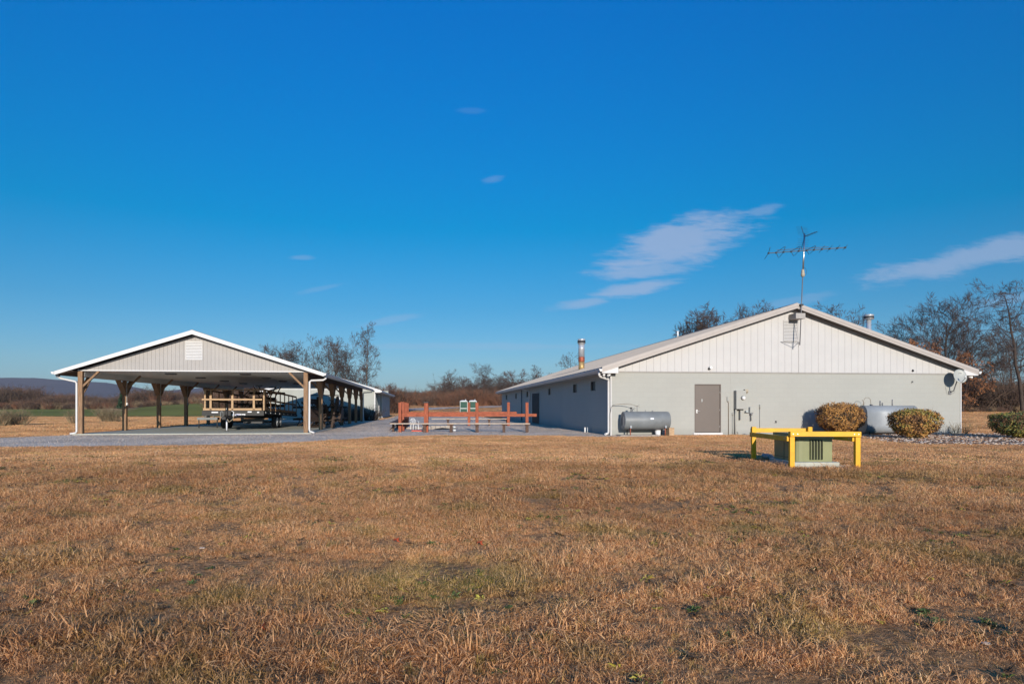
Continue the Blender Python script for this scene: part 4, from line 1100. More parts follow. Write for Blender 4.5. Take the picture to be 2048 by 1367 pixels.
obj('post_cap', soften(box(BM(), xx - 5 * px2m, xx + 5.5 * px2m, -.14, .14, HC + (HY - 805.3) / FP * fr_y, HC + (HY - 803.2) / FP * fr_y), .008), 'dark_metal', capped)
rpost(954, fr_y, 804.5, 6 * px2m); rpost(1054, fr_y, 804.2, 6 * px2m)
rpost(938, yb_, 804.5, 5 * yb_ / FP); rpost(1017, yb_, 804, 5.5 * yb_ / FP)
# side row receding on the left
for k, px in enumerate((805.0, 808.6, 811.7, 814.5)):
    Y = fr_y + (yb_ - fr_y) * (.14 + .26 * k)
    rpost(px, Y, 0, .19, .08, zt=1.44)
def rrail(x0, x1, Y, z0, z1, th, m='red_wood', name='rail', yo=-.10):
    return obj(name, soften(box(BM(), x0, x1, Y - o0.y + yo - th / 2, Y - o0.y + yo + th / 2, z0, z1), .006), m, RF)
zf = lambda py, Y: HC + (HY - py) / FP * Y
rrail(X_at(803, fr_y), X_at(951.5, fr_y), fr_y, zf(833, fr_y), zf(826.8, fr_y), .09, yo=.108)
rrail(X_at(952, fr_y), X_at(1073.5, fr_y), fr_y, zf(832.7, fr_y), zf(826.9, fr_y), .09, yo=.115)
rrail(X_at(818, yb_), X_at(938, yb_), yb_, zf(828, yb_), zf(823.3, yb_), .09, yo=.108); rrail(X_at(938.5, yb_), X_at(1033.5, yb_), yb_, zf(828, yb_), zf(822.8, yb_), .09, yo=.111)
# side rail
obj('side_rail', beam(BM(), (X_at(802, fr_y) + .1, .0, .68), (X_at(816, yb_) + .1, yb_ - o0.y, .68), .09, .16), 'red_wood', RF)
def bench(xa, xb, Y, z, yo, legs, name='bench_board', seg=3):
    n = seg
    for i in range(n):
        a = xa + (xb - xa) * i / n + .006; b = xa + (xb - xa) * (i + 1) / n - .006
        obj(name, soften(box(BM(), a, b, Y - o0.y + yo - .14, Y - o0.y + yo + .14, z - .045, z + rng.uniform(-.004, .004)), .005), 'bench_board', RF)
    for l in legs:
        st = obj('bench_leg', soften(box(BM(), l - .065, l + .065, Y - o0.y + yo - .05, Y - o0.y + yo + .05, -.04, z - .10), .008), 'rotten_wood', RF)
        obj('bench_cleat', box(BM(), l - .11, l + .11, Y - o0.y + yo - .12, Y - o0.y + yo + .12, z - .10, z - .047), 'rotten_wood', st)
bench(X_at(783, fr_y), X_at(1060, fr_y), fr_y, zf(845.3, fr_y), -.32, [X_at(p, fr_y) for p in (851, 903.5, 954.5, 1008, 1054)], seg=5)
bench(X_at(862, yb_), X_at(1015, yb_), yb_, zf(836.5, yb_), .30, [X_at(p, yb_) for p in (895, 938, 978, 1014)], seg=3)
# bench end on the left with a bracket
lx_ = X_at(792, fr_y)
obj('side_bench', beam(BM(), (lx_ - .12, -.2, zf(847, fr_y) + .03), (X_at(806, yb_) - .15, yb_ - o0.y, zf(847, fr_y) + .03), .30, .05), 'rotten_wood', RF)
for f_ in (.06, .5, .9):
    p = Vector((lx_ - .12, -.2, 0)).lerp(Vector((X_at(806, yb_) - .15, yb_ - o0.y, 0)), f_)
    obj('bench_leg', soften(box(BM(), p.x - .05, p.x + .05, p.y - .05, p.y + .05, -.03, zf(847, fr_y)), .006), 'rotten_wood', RF)
    obj('bench_cleat', beam(BM(), (p.x - .17, p.y, .10), (p.x, p.y, .24), .05, .05), 'rotten_wood', RF)
# white plastic chair inside
g = G(829, 858.5); CH = thing('plastic_chair', 'white plastic garden chair inside the red timber seating', 'chair', (g.x, g.y, 0), R(35)); CH.scale = (.7, .7, .7)
obj('seat', soften(box(BM(), -.22, .22, -.22, .22, .39, .42), .01), 'white_plastic', CH)
for a, b_ in ((-.2, -.2), (.2, -.2), (-.2, .2), (.2, .2)): obj('leg', beam(BM(), (a * 1.15, b_ * 1.15, 0), (a, b_, .39), .04, .05), 'white_plastic', CH)
bk = BM(); tube(bk, [(-.2, .21, .4), (-.2, .27, .72), (-.1, .29, .83), (.1, .29, .83), (.2, .27, .72), (.2, .21, .4)], .02, 6)
for a in (-.1, 0, .1): beam(bk, (a, .22, .41), (a, .29, .82), .03, .012)
obj('backrest', bk, 'white_plastic', CH)
for a in (-.24, .24): obj('armrest', tube(BM(), [(a, -.2, .4), (a, -.2, .62), (a, .24, .64)], .018, 6), 'white_plastic', CH)
g = G(842, 862.5); o = obj('red_board', soften(box(BM(), -.45, .30, -.05, .05, 0, .055), .006), 'red_plastic', None, (g.x, g.y, 0.012), (0, 0, .05)); tag(o, 'short bright red board lying on the gravel under the front bench', 'board')
g = G(838, 857); o = obj('toppled_plank', soften(box(BM(), -.9, .6, -.08, .08, 0, .05), .006), 'bench_board', None, (g.x, g.y, 0.012), (0, 0, -.12)); tag(o, 'weathered plank lying on gravel behind the bright red board', 'board')
# fire ring of blocks
g = G(884, 858.5); FRG = thing('fire_pit', 'low fire pit of pale blocks with a dark hollow inside the red seating', 'fire pit', (g.x, g.y, 0), 0.05)
for i in range(5):
    obj('block', soften(box(BM(), -.62 + i * .26 + .005, -.62 + i * .26 + .25, .28, .44, 0, .20 + rng.uniform(-.01, .01)), .008), 'old_concrete', FRG)
for s__ in (-1, 1):
    for k in range(2): obj('block', soften(box(BM(), s__ * .66 - .08, s__ * .66 + .08, -.24 + k * .27, .01 + k * .27, 0, .18), .008), 'old_concrete', FRG)
obj('hollow_shade', prism(BM(), [(-.55, .0), (-.3, .05), (0, .09), (.3, .06), (.55, .0)], 'y', -.2, .27), 'black_interior', FRG)  # black mound stands in for the shadow below the pale blocks
g = G(909, 861.5); LN = thing('lantern', 'small white topped lantern standing by a bench leg', 'lantern', (g.x, g.y, 0), 0)
obj('base', lathe(BM(), [(.08, 0), (.08, .07), (.05, .075)], (0, 0, 0), 12), 'white_plastic', LN); obj('globe', lathe(BM(), [(.055, .076), (.065, .12), (.055, .17)], (0, 0, 0), 12), 'tank_grey', LN); obj('cap', lathe(BM(), [(.07, .171), (.085, .19), (.04, .23)], (0, 0, 0), 12), 'white_plastic', LN)

# small white hose stubs by the building side
s_ = MF.side(1172.5, -.25); p = MF.w(-.25, s_)
for k, dx in enumerate((-.06, .07)):
    t = thing('standpipe', ('left' if k == 0 else 'right') + ' one of two short white standpipes beside the shaded block wall', 'pipe', (p.x + dx, p.y, 0), YAW)
    obj('pipe', tube(BM(), [(0, 0, 0), (0, 0, .20)], .035, 8), 'white_plastic', t); obj('cap', tube(BM(), [(0, 0, .201), (0, 0, .24)], .045, 8), 'white_plastic', t)

# ======== portable toilets
PY = 104.0
def potty(px, label):
    X = AT(px, PY); t = thing('portable_toilet', label, 'portable toilet', (X, PY, ground_z(X, PY)), R(8), 'portable toilets on the far grass')
    w = .56; h = 2.0
    obj('body', box(BM(), -w, w, -w, w, .05, h), 'potty_green', t)
    obj('door', box(BM(), -w + .10, w - .14, -w - .03, -w - .001, .12, h - .12), 'potty_green', t)
    obj('door_band', box(BM(), -w + .08, w - .12, -w - .05, -w - .031, .95, 1.03), 'potty_white', t)
    for xx in (-w, w - .03): obj('corner_post', box(BM(), xx - .01, xx + .035, -w - .04, -w + .02, .05, h), 'potty_white', t)
    obj('roof', lathe(BM(), [(w * 1.42, h), (w * 1.38, h + .10), (w * 1.0, h + .20), (w * .6, h + .23)], (0, 0, 0), 4), 'potty_white', t).rotation_euler = (0, 0, R(45))
    obj('skid', box(BM(), -w - .03, w + .03, -w, w, 0, .049), 'dark_metal', t)
    obj('vent_pipe', tube(BM(), [(w - .2, w - .2, h), (w - .2, w - .2, h + .4)], .05, 6), 'potty_white', t)
potty(927, 'left one of two green portable toilets with white roofs on the far grass')
potty(945.5, 'right one of two green portable toilets, partly behind a red post')

# ======== hay wagon trailer under the carport
TY = 33.7
TRx0, TRx1 = AT(406, TY), AT(526.5, TY)
TF = Frame((TRx1, TY))                  # front right corner of the deck
tw = -TF.front(406); tl = TF.side(593)
print('trailer', tw, tl)
zd0 = HC + (HY - 820) / FP * TY; zd1 = TF.z(826.5, 0, tl)
HW = thing('flatbed_trailer', 'black flatbed trailer with wooden stake sides parked under the carport', 'trailer', (TF.o.x, TF.o.y, SLB), YAW)
def zdk(y): return zd0 - SLB + (zd1 - zd0) * y / tl
def tbeam(name, p, q, w, h, m, parent=HW, label=None):
    return obj(name, beam(BM(), p, q, w, h), m, parent, label=label)
for k in range(14):   # deck planks run across
    a = tl * k / 14; b = tl * (k + 1) / 14
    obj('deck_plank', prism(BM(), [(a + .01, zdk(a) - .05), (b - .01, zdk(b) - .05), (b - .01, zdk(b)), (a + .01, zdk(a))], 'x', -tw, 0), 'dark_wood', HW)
tbeam('deck_beam', (0.02, 0, zdk(0) - .12), (.02, tl, zdk(tl) - .12), .05, .14, 'trailer_black'); tbeam('deck_beam', (-tw - .02, 0, zdk(0) - .12), (-tw - .02, tl, zdk(tl) - .12), .05, .14, 'trailer_black')
obj('front_beam', box(BM(), -tw - .04, .04, -.06, -.001, zdk(0) - .26, zdk(0) - .03), 'trailer_black', HW)
for k in range(8):
    y_ = tl * (k + .3) / 8
    obj('side_marker', box(BM(), .046, .06, y_ - .04, y_ + .04, zdk(y_) - .13, zdk(y_) - .08), 'rim_white', HW)
# front gate: posts, base boards, rails
zt_ = HC + (HY - 779) / FP * TY - SLB; zmr = HC + (HY - 798.5) / FP * TY - SLB; zst = HC + (HY - 791) / FP * TY - SLB
def fxp(px): return TF.front(px)
for a, b in ((406, 452.5), (457, 523)): obj('base_board', soften(box(BM(), fxp(a), fxp(b), .0, .04, zdk(0), zdk(0) + .10), .004), 'pale_wood', HW)
obj('front_rail', soften(box(BM(), fxp(404), fxp(524.5), -.045, -.005, zmr - .04, zmr + .04), .004), 'pale_wood', HW)
for px in (421, 464.5, 507.5): obj('front_stake', soften(box(BM(), fxp(px) - .05, fxp(px) + .05, .0 - .0, .05, zdk(0) + .0, zst), .004), 'pale_wood', HW)
for px in (409, 527): obj('corner_stake', soften(box(BM(), fxp(px) - .035, fxp(px) + .035, .06, .12, zdk(0), zt_), .004), 'pale_wood', HW)
for px in (421, 464.5, 507.5): obj('upper_stake', soften(box(BM(), fxp(px) - .045, fxp(px) + .045, .055, .10, zmr, zt_), .004), 'post_wood', HW)  # darker wood up here puts the carport roof's shadow into the colour
obj('front_top_rail', soften(box(BM(), fxp(406), fxp(529), .01, .05, zt_ - .04, zt_ + .03), .004), 'post_wood', HW)  # same darker tone, coloured for the roof's shadow
# side gates
for xx, sgn in ((0, 1), (-tw, -1)):
    def zsi(y, f): return zdk(y) + f
    hh = zt_ - zdk(0)
    tbeam('side_top_rail', (xx, .1, zdk(0) + hh), (xx, tl - .1, zdk(tl) + hh), .045, .09, 'post_wood')
    tbeam('side_mid_rail', (xx, .1, zdk(0) + hh * .52), (xx, tl - .1, zdk(tl) + hh * .52), .045, .09, 'post_wood')
    tbeam('side_base_board', (xx, .1, zdk(0) + .07), (xx, tl - .1, zdk(tl) + .07), .045, .13, 'post_wood')
    n = 8
    for k in range(n):
        y_ = .35 + (tl - .55) * k / (n - 1)
        obj('side_stake', box(BM(), xx - .05 * (sgn > 0) - .0, xx + .05 * (sgn < 0) + .0, y_ - .045, y_ + .045, zdk(y_), zdk(y_) + hh) if False else box(BM(), xx + sgn * .024 - .02, xx + sgn * .024 + .02, y_ - .045, y_ + .045, zdk(y_), zdk(y_) + hh), 'post_wood', HW)
# wheels
wy = TF.side(554.5, .0)
def wheel(x, y, r=.35, out=1):
    tw_ = .24
    t_ = obj('wheel', lathe(BM(), [(r * .62, -tw_ / 2), (r * .9, -tw_ / 2), (r, -tw_ * .3), (r, tw_ * .3), (r * .9, tw_ / 2), (r * .62, tw_ / 2)], (0, 0, 0), 24, 'x'), 'tyre', HW, (x, y, r))
    obj('rim', lathe(BM(), [(r * .64, out * tw_ * .49), (r * .63, out * tw_ * .56), (r * .52, out * tw_ * .52), (r * .22, out * tw_ * .52), (r * .20, out * tw_ * .60), (.02, out * tw_ * .61)], (0, 0, 0), 20, 'x'), 'rim_white', t_)
    for k in range(8):
        a = k * math.pi / 4
        obj('rim_slot', tube(BM(), [(out * tw_ * .50, r * .38 * math.cos(a), r * .38 * math.sin(a)), (out * tw_ * .535, r * .38 * math.cos(a), r * .38 * math.sin(a))], r * .075, 6), 'trailer_black', t_)
for y_ in (wy, wy + .84):
    wheel(-.12, y_, out=1); wheel(-tw + .12, y_, out=-1)
obj('axle', tube(BM(), [(-tw + .2, wy, .35), (-.2, wy, .35)], .05, 8), 'trailer_black', HW); obj('axle', tube(BM(), [(-tw + .2, wy + .84, .35), (-.2, wy + .84, .35)], .05, 8), 'trailer_black', HW)
for xx in (-tw * .32, -tw * .68): tbeam('frame_rail', (xx, 0, zdk(0) - .25), (xx, tl, zdk(tl) - .22), .07, .20, 'trailer_black')
for k in range(5): y_ = tl * (k + .5) / 5; tbeam('cross_member', (-tw, y_, zdk(y_) - .10), (0, y_, zdk(y_) - .10), .06, .09, 'trailer_black')
# tongue, jack, hitch
jx = TF.front(453.5, -1.0); 
for xx in (-tw * .32, -tw * .68): tbeam('tongue_arm', (xx, 0, zdk(0) - .28), (jx, -1.25, zdk(0) - .36), .07, .12, 'trailer_black')
obj('coupler', soften(box(BM(), jx - .09, jx + .09, -1.5, -1.15, zdk(0) - .44, zdk(0) - .30), .01), 'trailer_black', HW)
jk = obj('jack_leg', tube(BM(), [(jx, -1.0, .02), (jx, -1.0, zdk(0) - .35)], .035, 10), 'plate_white', HW)
obj('jack_foot', tube(BM(), [(jx, -1.0, .0), (jx, -1.0, .022)], .11, 12), 'dark_metal', jk)
obj('jack_tube', tube(BM(), [(jx, -1.0, zdk(0) - .42), (jx, -1.0, zdk(0) + .12)], .06, 10), 'trailer_black', jk)
obj('jack_crank', tube(BM(), [(jx, -1.0, zdk(0) + .12), (jx, -1.06, zdk(0) + .16), (jx + .02, -1.1, zdk(0) + .02)], .014, 6), 'steel', jk)
obj('air_coil', tube(BM(), [(jx - .28 + .11 * math.cos(a / 8 * math.pi * 2) * .6, -.8, zdk(0) - .2 + .17 * math.sin(a / 8 * math.pi * 2)) for a in range(9)], .022, 6), 'tank_grey', HW)
obj('safety_chain', tube(BM(), [(jx + .05, -1.2, zdk(0) - .35), (jx + .15, -1.2, zdk(0) - .55), (jx + .28, -1.0, zdk(0) - .42), (jx + .30, -.7, zdk(0) - .1)], .02, 6), 'horn_tan', HW)
obj('hitch_strap', tube(BM(), [(jx + .17, -.8, zdk(0) - .02), (jx + .28, -.85, zdk(0) - .08), (jx + .26, -.9, zdk(0) - .30)], .02, 6), 'plate_white', HW)
pl_ = obj('name_plate', box(BM(), fxp(465), fxp(482.5), -.075, -.062, zdk(0) - .27, zdk(0) - .17), 'plate_white', HW)
a0, a1 = fxp(466), fxp(481.5); wl_ = (a1 - a0) / 7
for k in range(7):      # blue block capitals, not legible in the photograph
    xx = a0 + wl_ * k + .008; x2 = a0 + wl_ * (k + 1) - .008; za, zb_ = zdk(0) - .252, zdk(0) - .188
    L = BM(); box(L, xx, xx + .014, -.079, -.0755, za, zb_)
    if k in (0, 2, 5): box(L, xx + .014, x2, -.079, -.0755, zb_ - .013, zb_); box(L, xx + .014, x2, -.079, -.0755, (za + zb_) / 2, (za + zb_) / 2 + .012); box(L, x2 - .012, x2, -.0795, -.0758, (za + zb_) / 2 + .012, zb_ - .013)
    elif k in (1, 3, 6): box(L, xx + .014, x2, -.079, -.0755, za, za + .013); box(L, xx + .014, x2, -.079, -.0755, zb_ - .013, zb_)
    else: box(L, x2 - .014, x2, -.079, -.0755, za, zb_); box(L, xx + .014, x2 - .014, -.079, -.0755, (za + zb_) / 2 - .006, (za + zb_) / 2 + .006)
    obj('letter', L, 'plate_blue', pl_)
for a, b, dz in ((424, 437, -.09), (496, 504, -.07), (483.5, 491.5, -.20), (515, 519, -.09)):
    obj('reflector', box(BM(), fxp(a), fxp(b), -.072, -.061, zdk(0) + dz - .035, zdk(0) + dz + .02), 'plate_white', HW)
for y_ in (1.3,): obj('tool_box', soften(box(BM(), -tw * .45, -tw * .12, y_, y_ + .35, .30, .55), .01), 'dark_metal', HW)
obj('ramp_rail', tube(BM(), [(-.05, wy + 1.6, .47), (-.05, wy + 2.5, .47)], .03, 6), 'plate_white', HW)

# ======== picnic tables
def picnic_table():
    t = thing('picnic_table', 'x', 'picnic table', (0, 0, 0), 0, 'dark picnic tables piled under the carport')
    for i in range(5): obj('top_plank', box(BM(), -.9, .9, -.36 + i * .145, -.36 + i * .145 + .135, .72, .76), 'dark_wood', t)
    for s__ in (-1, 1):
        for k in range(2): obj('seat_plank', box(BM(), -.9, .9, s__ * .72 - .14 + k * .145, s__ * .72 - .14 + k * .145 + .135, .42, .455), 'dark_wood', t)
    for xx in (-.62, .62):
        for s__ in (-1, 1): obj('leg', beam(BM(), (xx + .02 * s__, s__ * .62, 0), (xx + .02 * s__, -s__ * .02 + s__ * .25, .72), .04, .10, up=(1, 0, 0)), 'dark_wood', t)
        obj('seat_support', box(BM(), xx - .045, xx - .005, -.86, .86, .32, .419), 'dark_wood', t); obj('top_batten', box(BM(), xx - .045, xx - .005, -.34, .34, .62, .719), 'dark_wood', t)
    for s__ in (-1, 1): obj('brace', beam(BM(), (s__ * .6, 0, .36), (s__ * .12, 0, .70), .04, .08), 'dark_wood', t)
    return t
proto = picnic_table()
def ppos(px, Y): return AT(px, Y), Y
spots = [
    (646, 39.0, SLB, (0, 0, YAW + R(90)), 'upright picnic table right of the trailer, bottom of the taller pile'),
    (647, 39.1, 1.52 + SLB, (R(180), 0, YAW + R(88)), 'upside down picnic table lying on the taller pile behind the second post'),
    (664, 42.5, SLB, (0, 0, YAW + R(90)), 'upright picnic table nearest the storage shed'),
    (665, 42.4, 1.52 + SLB, (R(180), 0, YAW + R(93)), 'upside down picnic table with legs in the air nearest the storage shed'),
    (612, 37.8, 0.78 + SLB, (R(96), 0, YAW + R(70)), 'picnic table tipped on its side against the trailer corner'),
    (628, 38.6, 0.80 + SLB, (R(78), 0, YAW + R(100)), 'picnic table tipped on edge between trailer and taller pile'),
    (668, 46.5, SLB, (0, 0, YAW + R(85)), 'picnic table standing behind the other piles in deep shade'),
    (618, 43.5, SLB, (0, 0, YAW + R(90)), 'upright picnic table behind the trailer rear corner'),
    (619, 43.6, 1.52 + SLB, (R(180), 0, YAW + R(86)), 'upside down picnic table on the pile behind the trailer rear corner'),
    (656, 37.6, 0.86 + SLB, (R(100), R(8), YAW + R(95)), 'picnic table leaning on edge against the front of the taller pile'),
]
# two more ride on the trailer bed
def tpos(x, y): p = TF.w(x, y); return p.x, p.y
for i, sp in enumerate(spots):
    o = proto if i == 0 else copy_tree(proto)
    o.location = (*ppos(sp[0], sp[1]), sp[2]); o.rotation_euler = sp[3]; o['label'] = sp[4]
for x, y, zz_, rot, lb in ((-tw * .38, tl * .66, 0, (0, 0, YAW + R(90)), 'dark picnic table loaded on the trailer bed near its rear'), (-tw * .38, tl * .66, 1.5, (R(180), 0, YAW + R(90)), 'upside down picnic table on top of the one on the trailer'), (-tw * .40, tl * .40, 0, (0, 0, YAW + R(92)), 'dark picnic table on the middle of the trailer bed')):
    o = copy_tree(proto); X_, Y_ = tpos(x, y); o.location = (X_, Y_, SLB + zdk(y) + zz_); o.rotation_euler = rot; o['label'] = lb
# long plank bench behind the trailer, left
g = (AT(420, 37.5), 37.5)
MB_ = thing('metal_bench', 'low dark metal bench left of the trailer tongue', 'bench', (g[0], g[1], SLB), YAW)
obj('seat', soften(box(BM(), -.62, .45, -.2, .2, .44, .58), .01), 'tank_grey', MB_)
for xx in (-.58, .38): obj('leg', tube(BM(), [(xx, 0, 0), (xx, 0, .44)], .03, 6), 'dark_metal', MB_)
obj('back_arch', tube(BM(), [(-.3, 0, .58), (-.15, 0, .70), (.1, 0, .72), (.25, 0, .58)], .03, 6), 'tank_grey', MB_)

# ------------------------------------------------------------------ vegetation
LIB = bpy.data.collections.new('plant_library')          # prototypes for scattering; not linked to the scene
def lib_obj(name, me):
    o = bpy.data.objects.new(name, me); LIB_COLS[-1].objects.link(o); return o
LIB_COLS = []
def new_lib(name):
    c = bpy.data.collections.new(name); LIB_COLS.append(c); return c
class MeshAcc:
    def __init__(s): s.v = []; s.f = []
    def tube(s, pts, rs, n):
        base = len(s.v); ref = Vector((0.3, 0.2, 1)).normalized(); k = len(pts)
        for i, p in enumerate(pts):
            d = pts[min(i + 1, k - 1)] - pts[max(i - 1, 0)]
            a = d.cross(ref)
            if a.length < 1e-6: a = Vector((1, 0, 0))
            a.normalize(); b = d.cross(a).normalized()
            for j in range(n):
                an = 2 * math.pi * j / n; q = p + (a * math.cos(an) + b * math.sin(an)) * rs[i]
                s.v.append((q.x, q.y, q.z))
        for i in range(k - 1):
            for j in range(n):
                s.f.append((base + i * n + j, base + i * n + (j + 1) % n, base + (i + 1) * n + (j + 1) % n, base + (i + 1) * n + j))
    def spike(s, p, q, r):
        d = q - p; a = d.cross(Vector((.2, .3, 1)));
        if a.length < 1e-6: a = Vector((1, 0, 0))
        a.normalize(); b = d.cross(a).normalized(); base = len(s.v)
        for an in (0, 2.094, 4.189):
            w = p + (a * math.cos(an) + b * math.sin(an)) * r; s.v.append((w.x, w.y, w.z))
        s.v.append((q.x, q.y, q.z))
        s.f += [(base, base + 1, base + 3), (base + 1, base + 2, base + 3), (base + 2, base, base + 3)]
    def leaf(s, c, a, b):
        base = len(s.v)
        for w in (c - a - b, c + a - b, c + a + b, c - a + b): s.v.append((w.x, w.y, w.z))
        s.f.append((base, base + 1, base + 2, base + 3))
    def mesh(s, name, m, smooth=False):
        me = bpy.data.meshes.new(name); me.from_pydata(s.v, [], s.f); me.materials.append(MATS[m])
        if smooth: me.polygons.foreach_set('use_smooth', [True] * len(me.polygons))
        return me
def rdir(r): 
    while True:
        v = Vector((r.uniform(-1, 1), r.uniform(-1, 1), r.uniform(-1, 1)))
        if 0.05 < v.length < 1: return v.normalized()
def make_tree(seed, H, tr, stems=1, spread=0.5, first=0.25, limbs=14, sub=7, tw=5, up=0.25, levels=4, droop=0.0, leaf_tips=None, twig_r=0.016, limb_len=0.42, lean=(0, 0), crook=0.10):
    r = random.Random(seed); T = MeshAcc(); Cn = MeshAcc(); Lf = MeshAcc()
    def branch(p, d, L, rad, lvl):
        nseg = (7, 5, 3, 2)[min(lvl, 3)]
        pts = [p]; q = p; dd = d.copy()
        for i in range(nseg):
            j = crook * (1.0, 1.15, 1.1, 1.0)[min(lvl, 3)]
            dd = (dd + rdir(r) * j + Vector((0, 0, up * (0.16 if lvl else 0.1) - droop * lvl * .1))).normalized()
            q = q + dd * (L / nseg); pts.append(q)
        rs = [rad * (1 - 0.86 * (i / nseg) ** (1.1 if lvl == 0 else .9)) for i in range(nseg + 1)]
        (T if lvl <= 1 else Cn).tube(pts, rs, (7, 5, 3, 3)[min(lvl, 3)])
        if lvl >= levels - 1:
            for k in range(tw):
                t = r.uniform(.15, 1.0); i = min(int(t * nseg), nseg - 1); a = pts[i].lerp(pts[i + 1], t * nseg - i)
                e = (dd * 1.0 + rdir(r) * .42 + Vector((0, 0, .08))).normalized() * L * r.uniform(.5, 1.1)
                Cn.spike(a, a + e, twig_r)
                if leaf_tips and r.random() < leaf_tips(a + e):
                    c = a + e * r.uniform(.6, 1); n1 = rdir(r) * .05 * r.uniform(.8, 1.5); n2 = rdir(r) * .045 * r.uniform(.8, 1.6)
                    for _ in range(3): Lf.leaf(c + rdir(r) * .15, n1, n2)
            return
        nch = (limbs, sub, sub, 4)[min(lvl, 3)]
        f0 = first if lvl == 0 else 0.18
        for k in range(nch):
            t = f0 + (1 - f0) * ((k + r.uniform(.1, .9)) / nch); t = min(t, .995)
            i = min(int(t * nseg), nseg - 1); a = pts[i].lerp(pts[i + 1], t * nseg - i)
            ax = (pts[i + 1] - pts[i]).normalized()
            side = rdir(r); side = (side - ax * side.dot(ax)).normalized()
            sp_ = spread * r.uniform(.75, 1.25) * (.78 if lvl else (1.15 - .45 * t))
            nd = (ax * (1 - min(sp_, .9)) * .9 + side * sp_ * 1.25 + Vector((0, 0, up * (.5 if lvl == 0 else .25)))).normalized()
            ll = L * (limb_len if lvl == 0 else .56) * (1.15 - .62 * t) * r.uniform(.75, 1.2)
            rr__ = max(rad * (1 - .8 * t) * (.5 if lvl == 0 else .55), twig_r * 1.05)
            branch(a, nd, ll, rr__, lvl + 1)
    for s_i in range(stems):
        a = r.uniform(0, 6.28); k = 0 if stems == 1 else r.uniform(.1, .28)
        base = Vector((math.cos(a), math.sin(a), 0)) * (0 if stems == 1 else .25 * r.random() * tr * 6)
        d = Vector((math.cos(a) * k + lean[0], math.sin(a) * k + lean[1], 1)).normalized()
        branch(base, d, H * r.uniform(.85, 1.0) / (1 if stems == 1 else 1.02), tr * (1 if stems == 1 else .6), 0)
    return T, Cn, Lf
def normalise(accs, H, widen=1.0):
    allz = sorted(v[2] for A in accs for v in A.v); top = allz[int(len(allz) * .999)] if allz else 1
    k = H / top
    for A in accs: A.v = [(x * k * widen, y * k * widen, z * k) for x, y, z in A.v]
TREES = {}
def tree_proto(key, H, bark='bark', tmat='twigs', widen=1.0, leaf=None, **kw):
    T, Cn, Lf = make_tree(H=H, **kw); normalise([T, Cn] + ([Lf] if Lf.v else []), H, widen)
    TREES[key] = (T.mesh('trunk', bark, True), Cn.mesh('crown', tmat), Lf.mesh('dead_leaves', leaf) if leaf and Lf.v else None, H)
mat('dead_leaf', (0.36, 0.15, 0.06), 0.85, var=0.35, vscale=1.2)
tree_proto('tall', 15, seed=3, tr=.21, first=.34, limbs=13, sub=6, tw=6, spread=.58, limb_len=.36, up=.30, bark='bark', crook=.13)
tree_proto('tall2', 13, seed=8, tr=.20, first=.24, limbs=10, sub=6, tw=6, spread=.58, limb_len=.42, up=.30, stems=2, crook=.15)
tree_proto('broad', 12, seed=21, tr=.26, first=.14, limbs=14, sub=7, tw=6, spread=.72, limb_len=.60, up=.20, bark='bark_dark', crook=.15)
tree_proto('vase', 18, seed=33, tr=.34, first=.10, limbs=26, sub=8, tw=7, spread=.58, limb_len=.66, up=.34, bark='bark_dark', crook=.07)
tree_proto('oak', 12, seed=45, tr=.22, first=.08, limbs=16, sub=7, tw=5, spread=.75, limb_len=.52, up=.05, bark='bark_dark', leaf='dead_leaf', leaf_tips=lambda p: .8)
tree_proto('spindly', 14, seed=57, tr=.16, first=.40, limbs=9, sub=5, tw=5, spread=.60, limb_len=.36, up=.15, bark='bark', lean=(.12, 0), crook=.20)
tree_proto('airy', 17, seed=61, tr=.24, first=.30, limbs=12, sub=6, tw=6, spread=.72, limb_len=.42, up=.14, bark='bark_dark', crook=.16)
tree_proto('umbrella', 13, seed=77, tr=.26, first=.50, limbs=15, sub=8, tw=8, spread=.95, limb_len=.62, up=.34, bark='bark_dark', crook=.18)
tree_proto('young', 8, seed=84, tr=.09, first=.14, limbs=12, sub=5, tw=5, spread=.55, limb_len=.48, up=.25, stems=3, bark='bark_dark', tmat='twigs_red')
tree_proto('scrub', 8, seed=95, tr=.08, first=.2, limbs=9, sub=5, tw=5, spread=.6, limb_len=.5, up=.2, stems=5, bark='bark', crook=.2)
def put_tree(key, px, top_py, Y, label, cat='tree', group=None, rz=0.0, wide=1.0, z=None, name='bare_tree'):
    X = AT(px, Y); gz = ground_z(X, Y) - .05
    top = HC + (HY - top_py) / FP * Y
    t = thing(name, label, cat, (X, Y, gz), rz, group)
    tm, cm_, lm, H = TREES[key]; k = (top - gz) / H
    t.scale = (k * wide, k * wide, k)
    for nm, me in (('trunk', tm), ('crown', cm_), ('dead_leaves', lm)):
        if me: o = bpy.data.objects.new(nm, me); COL.objects.link(o); o.parent = t
    return t
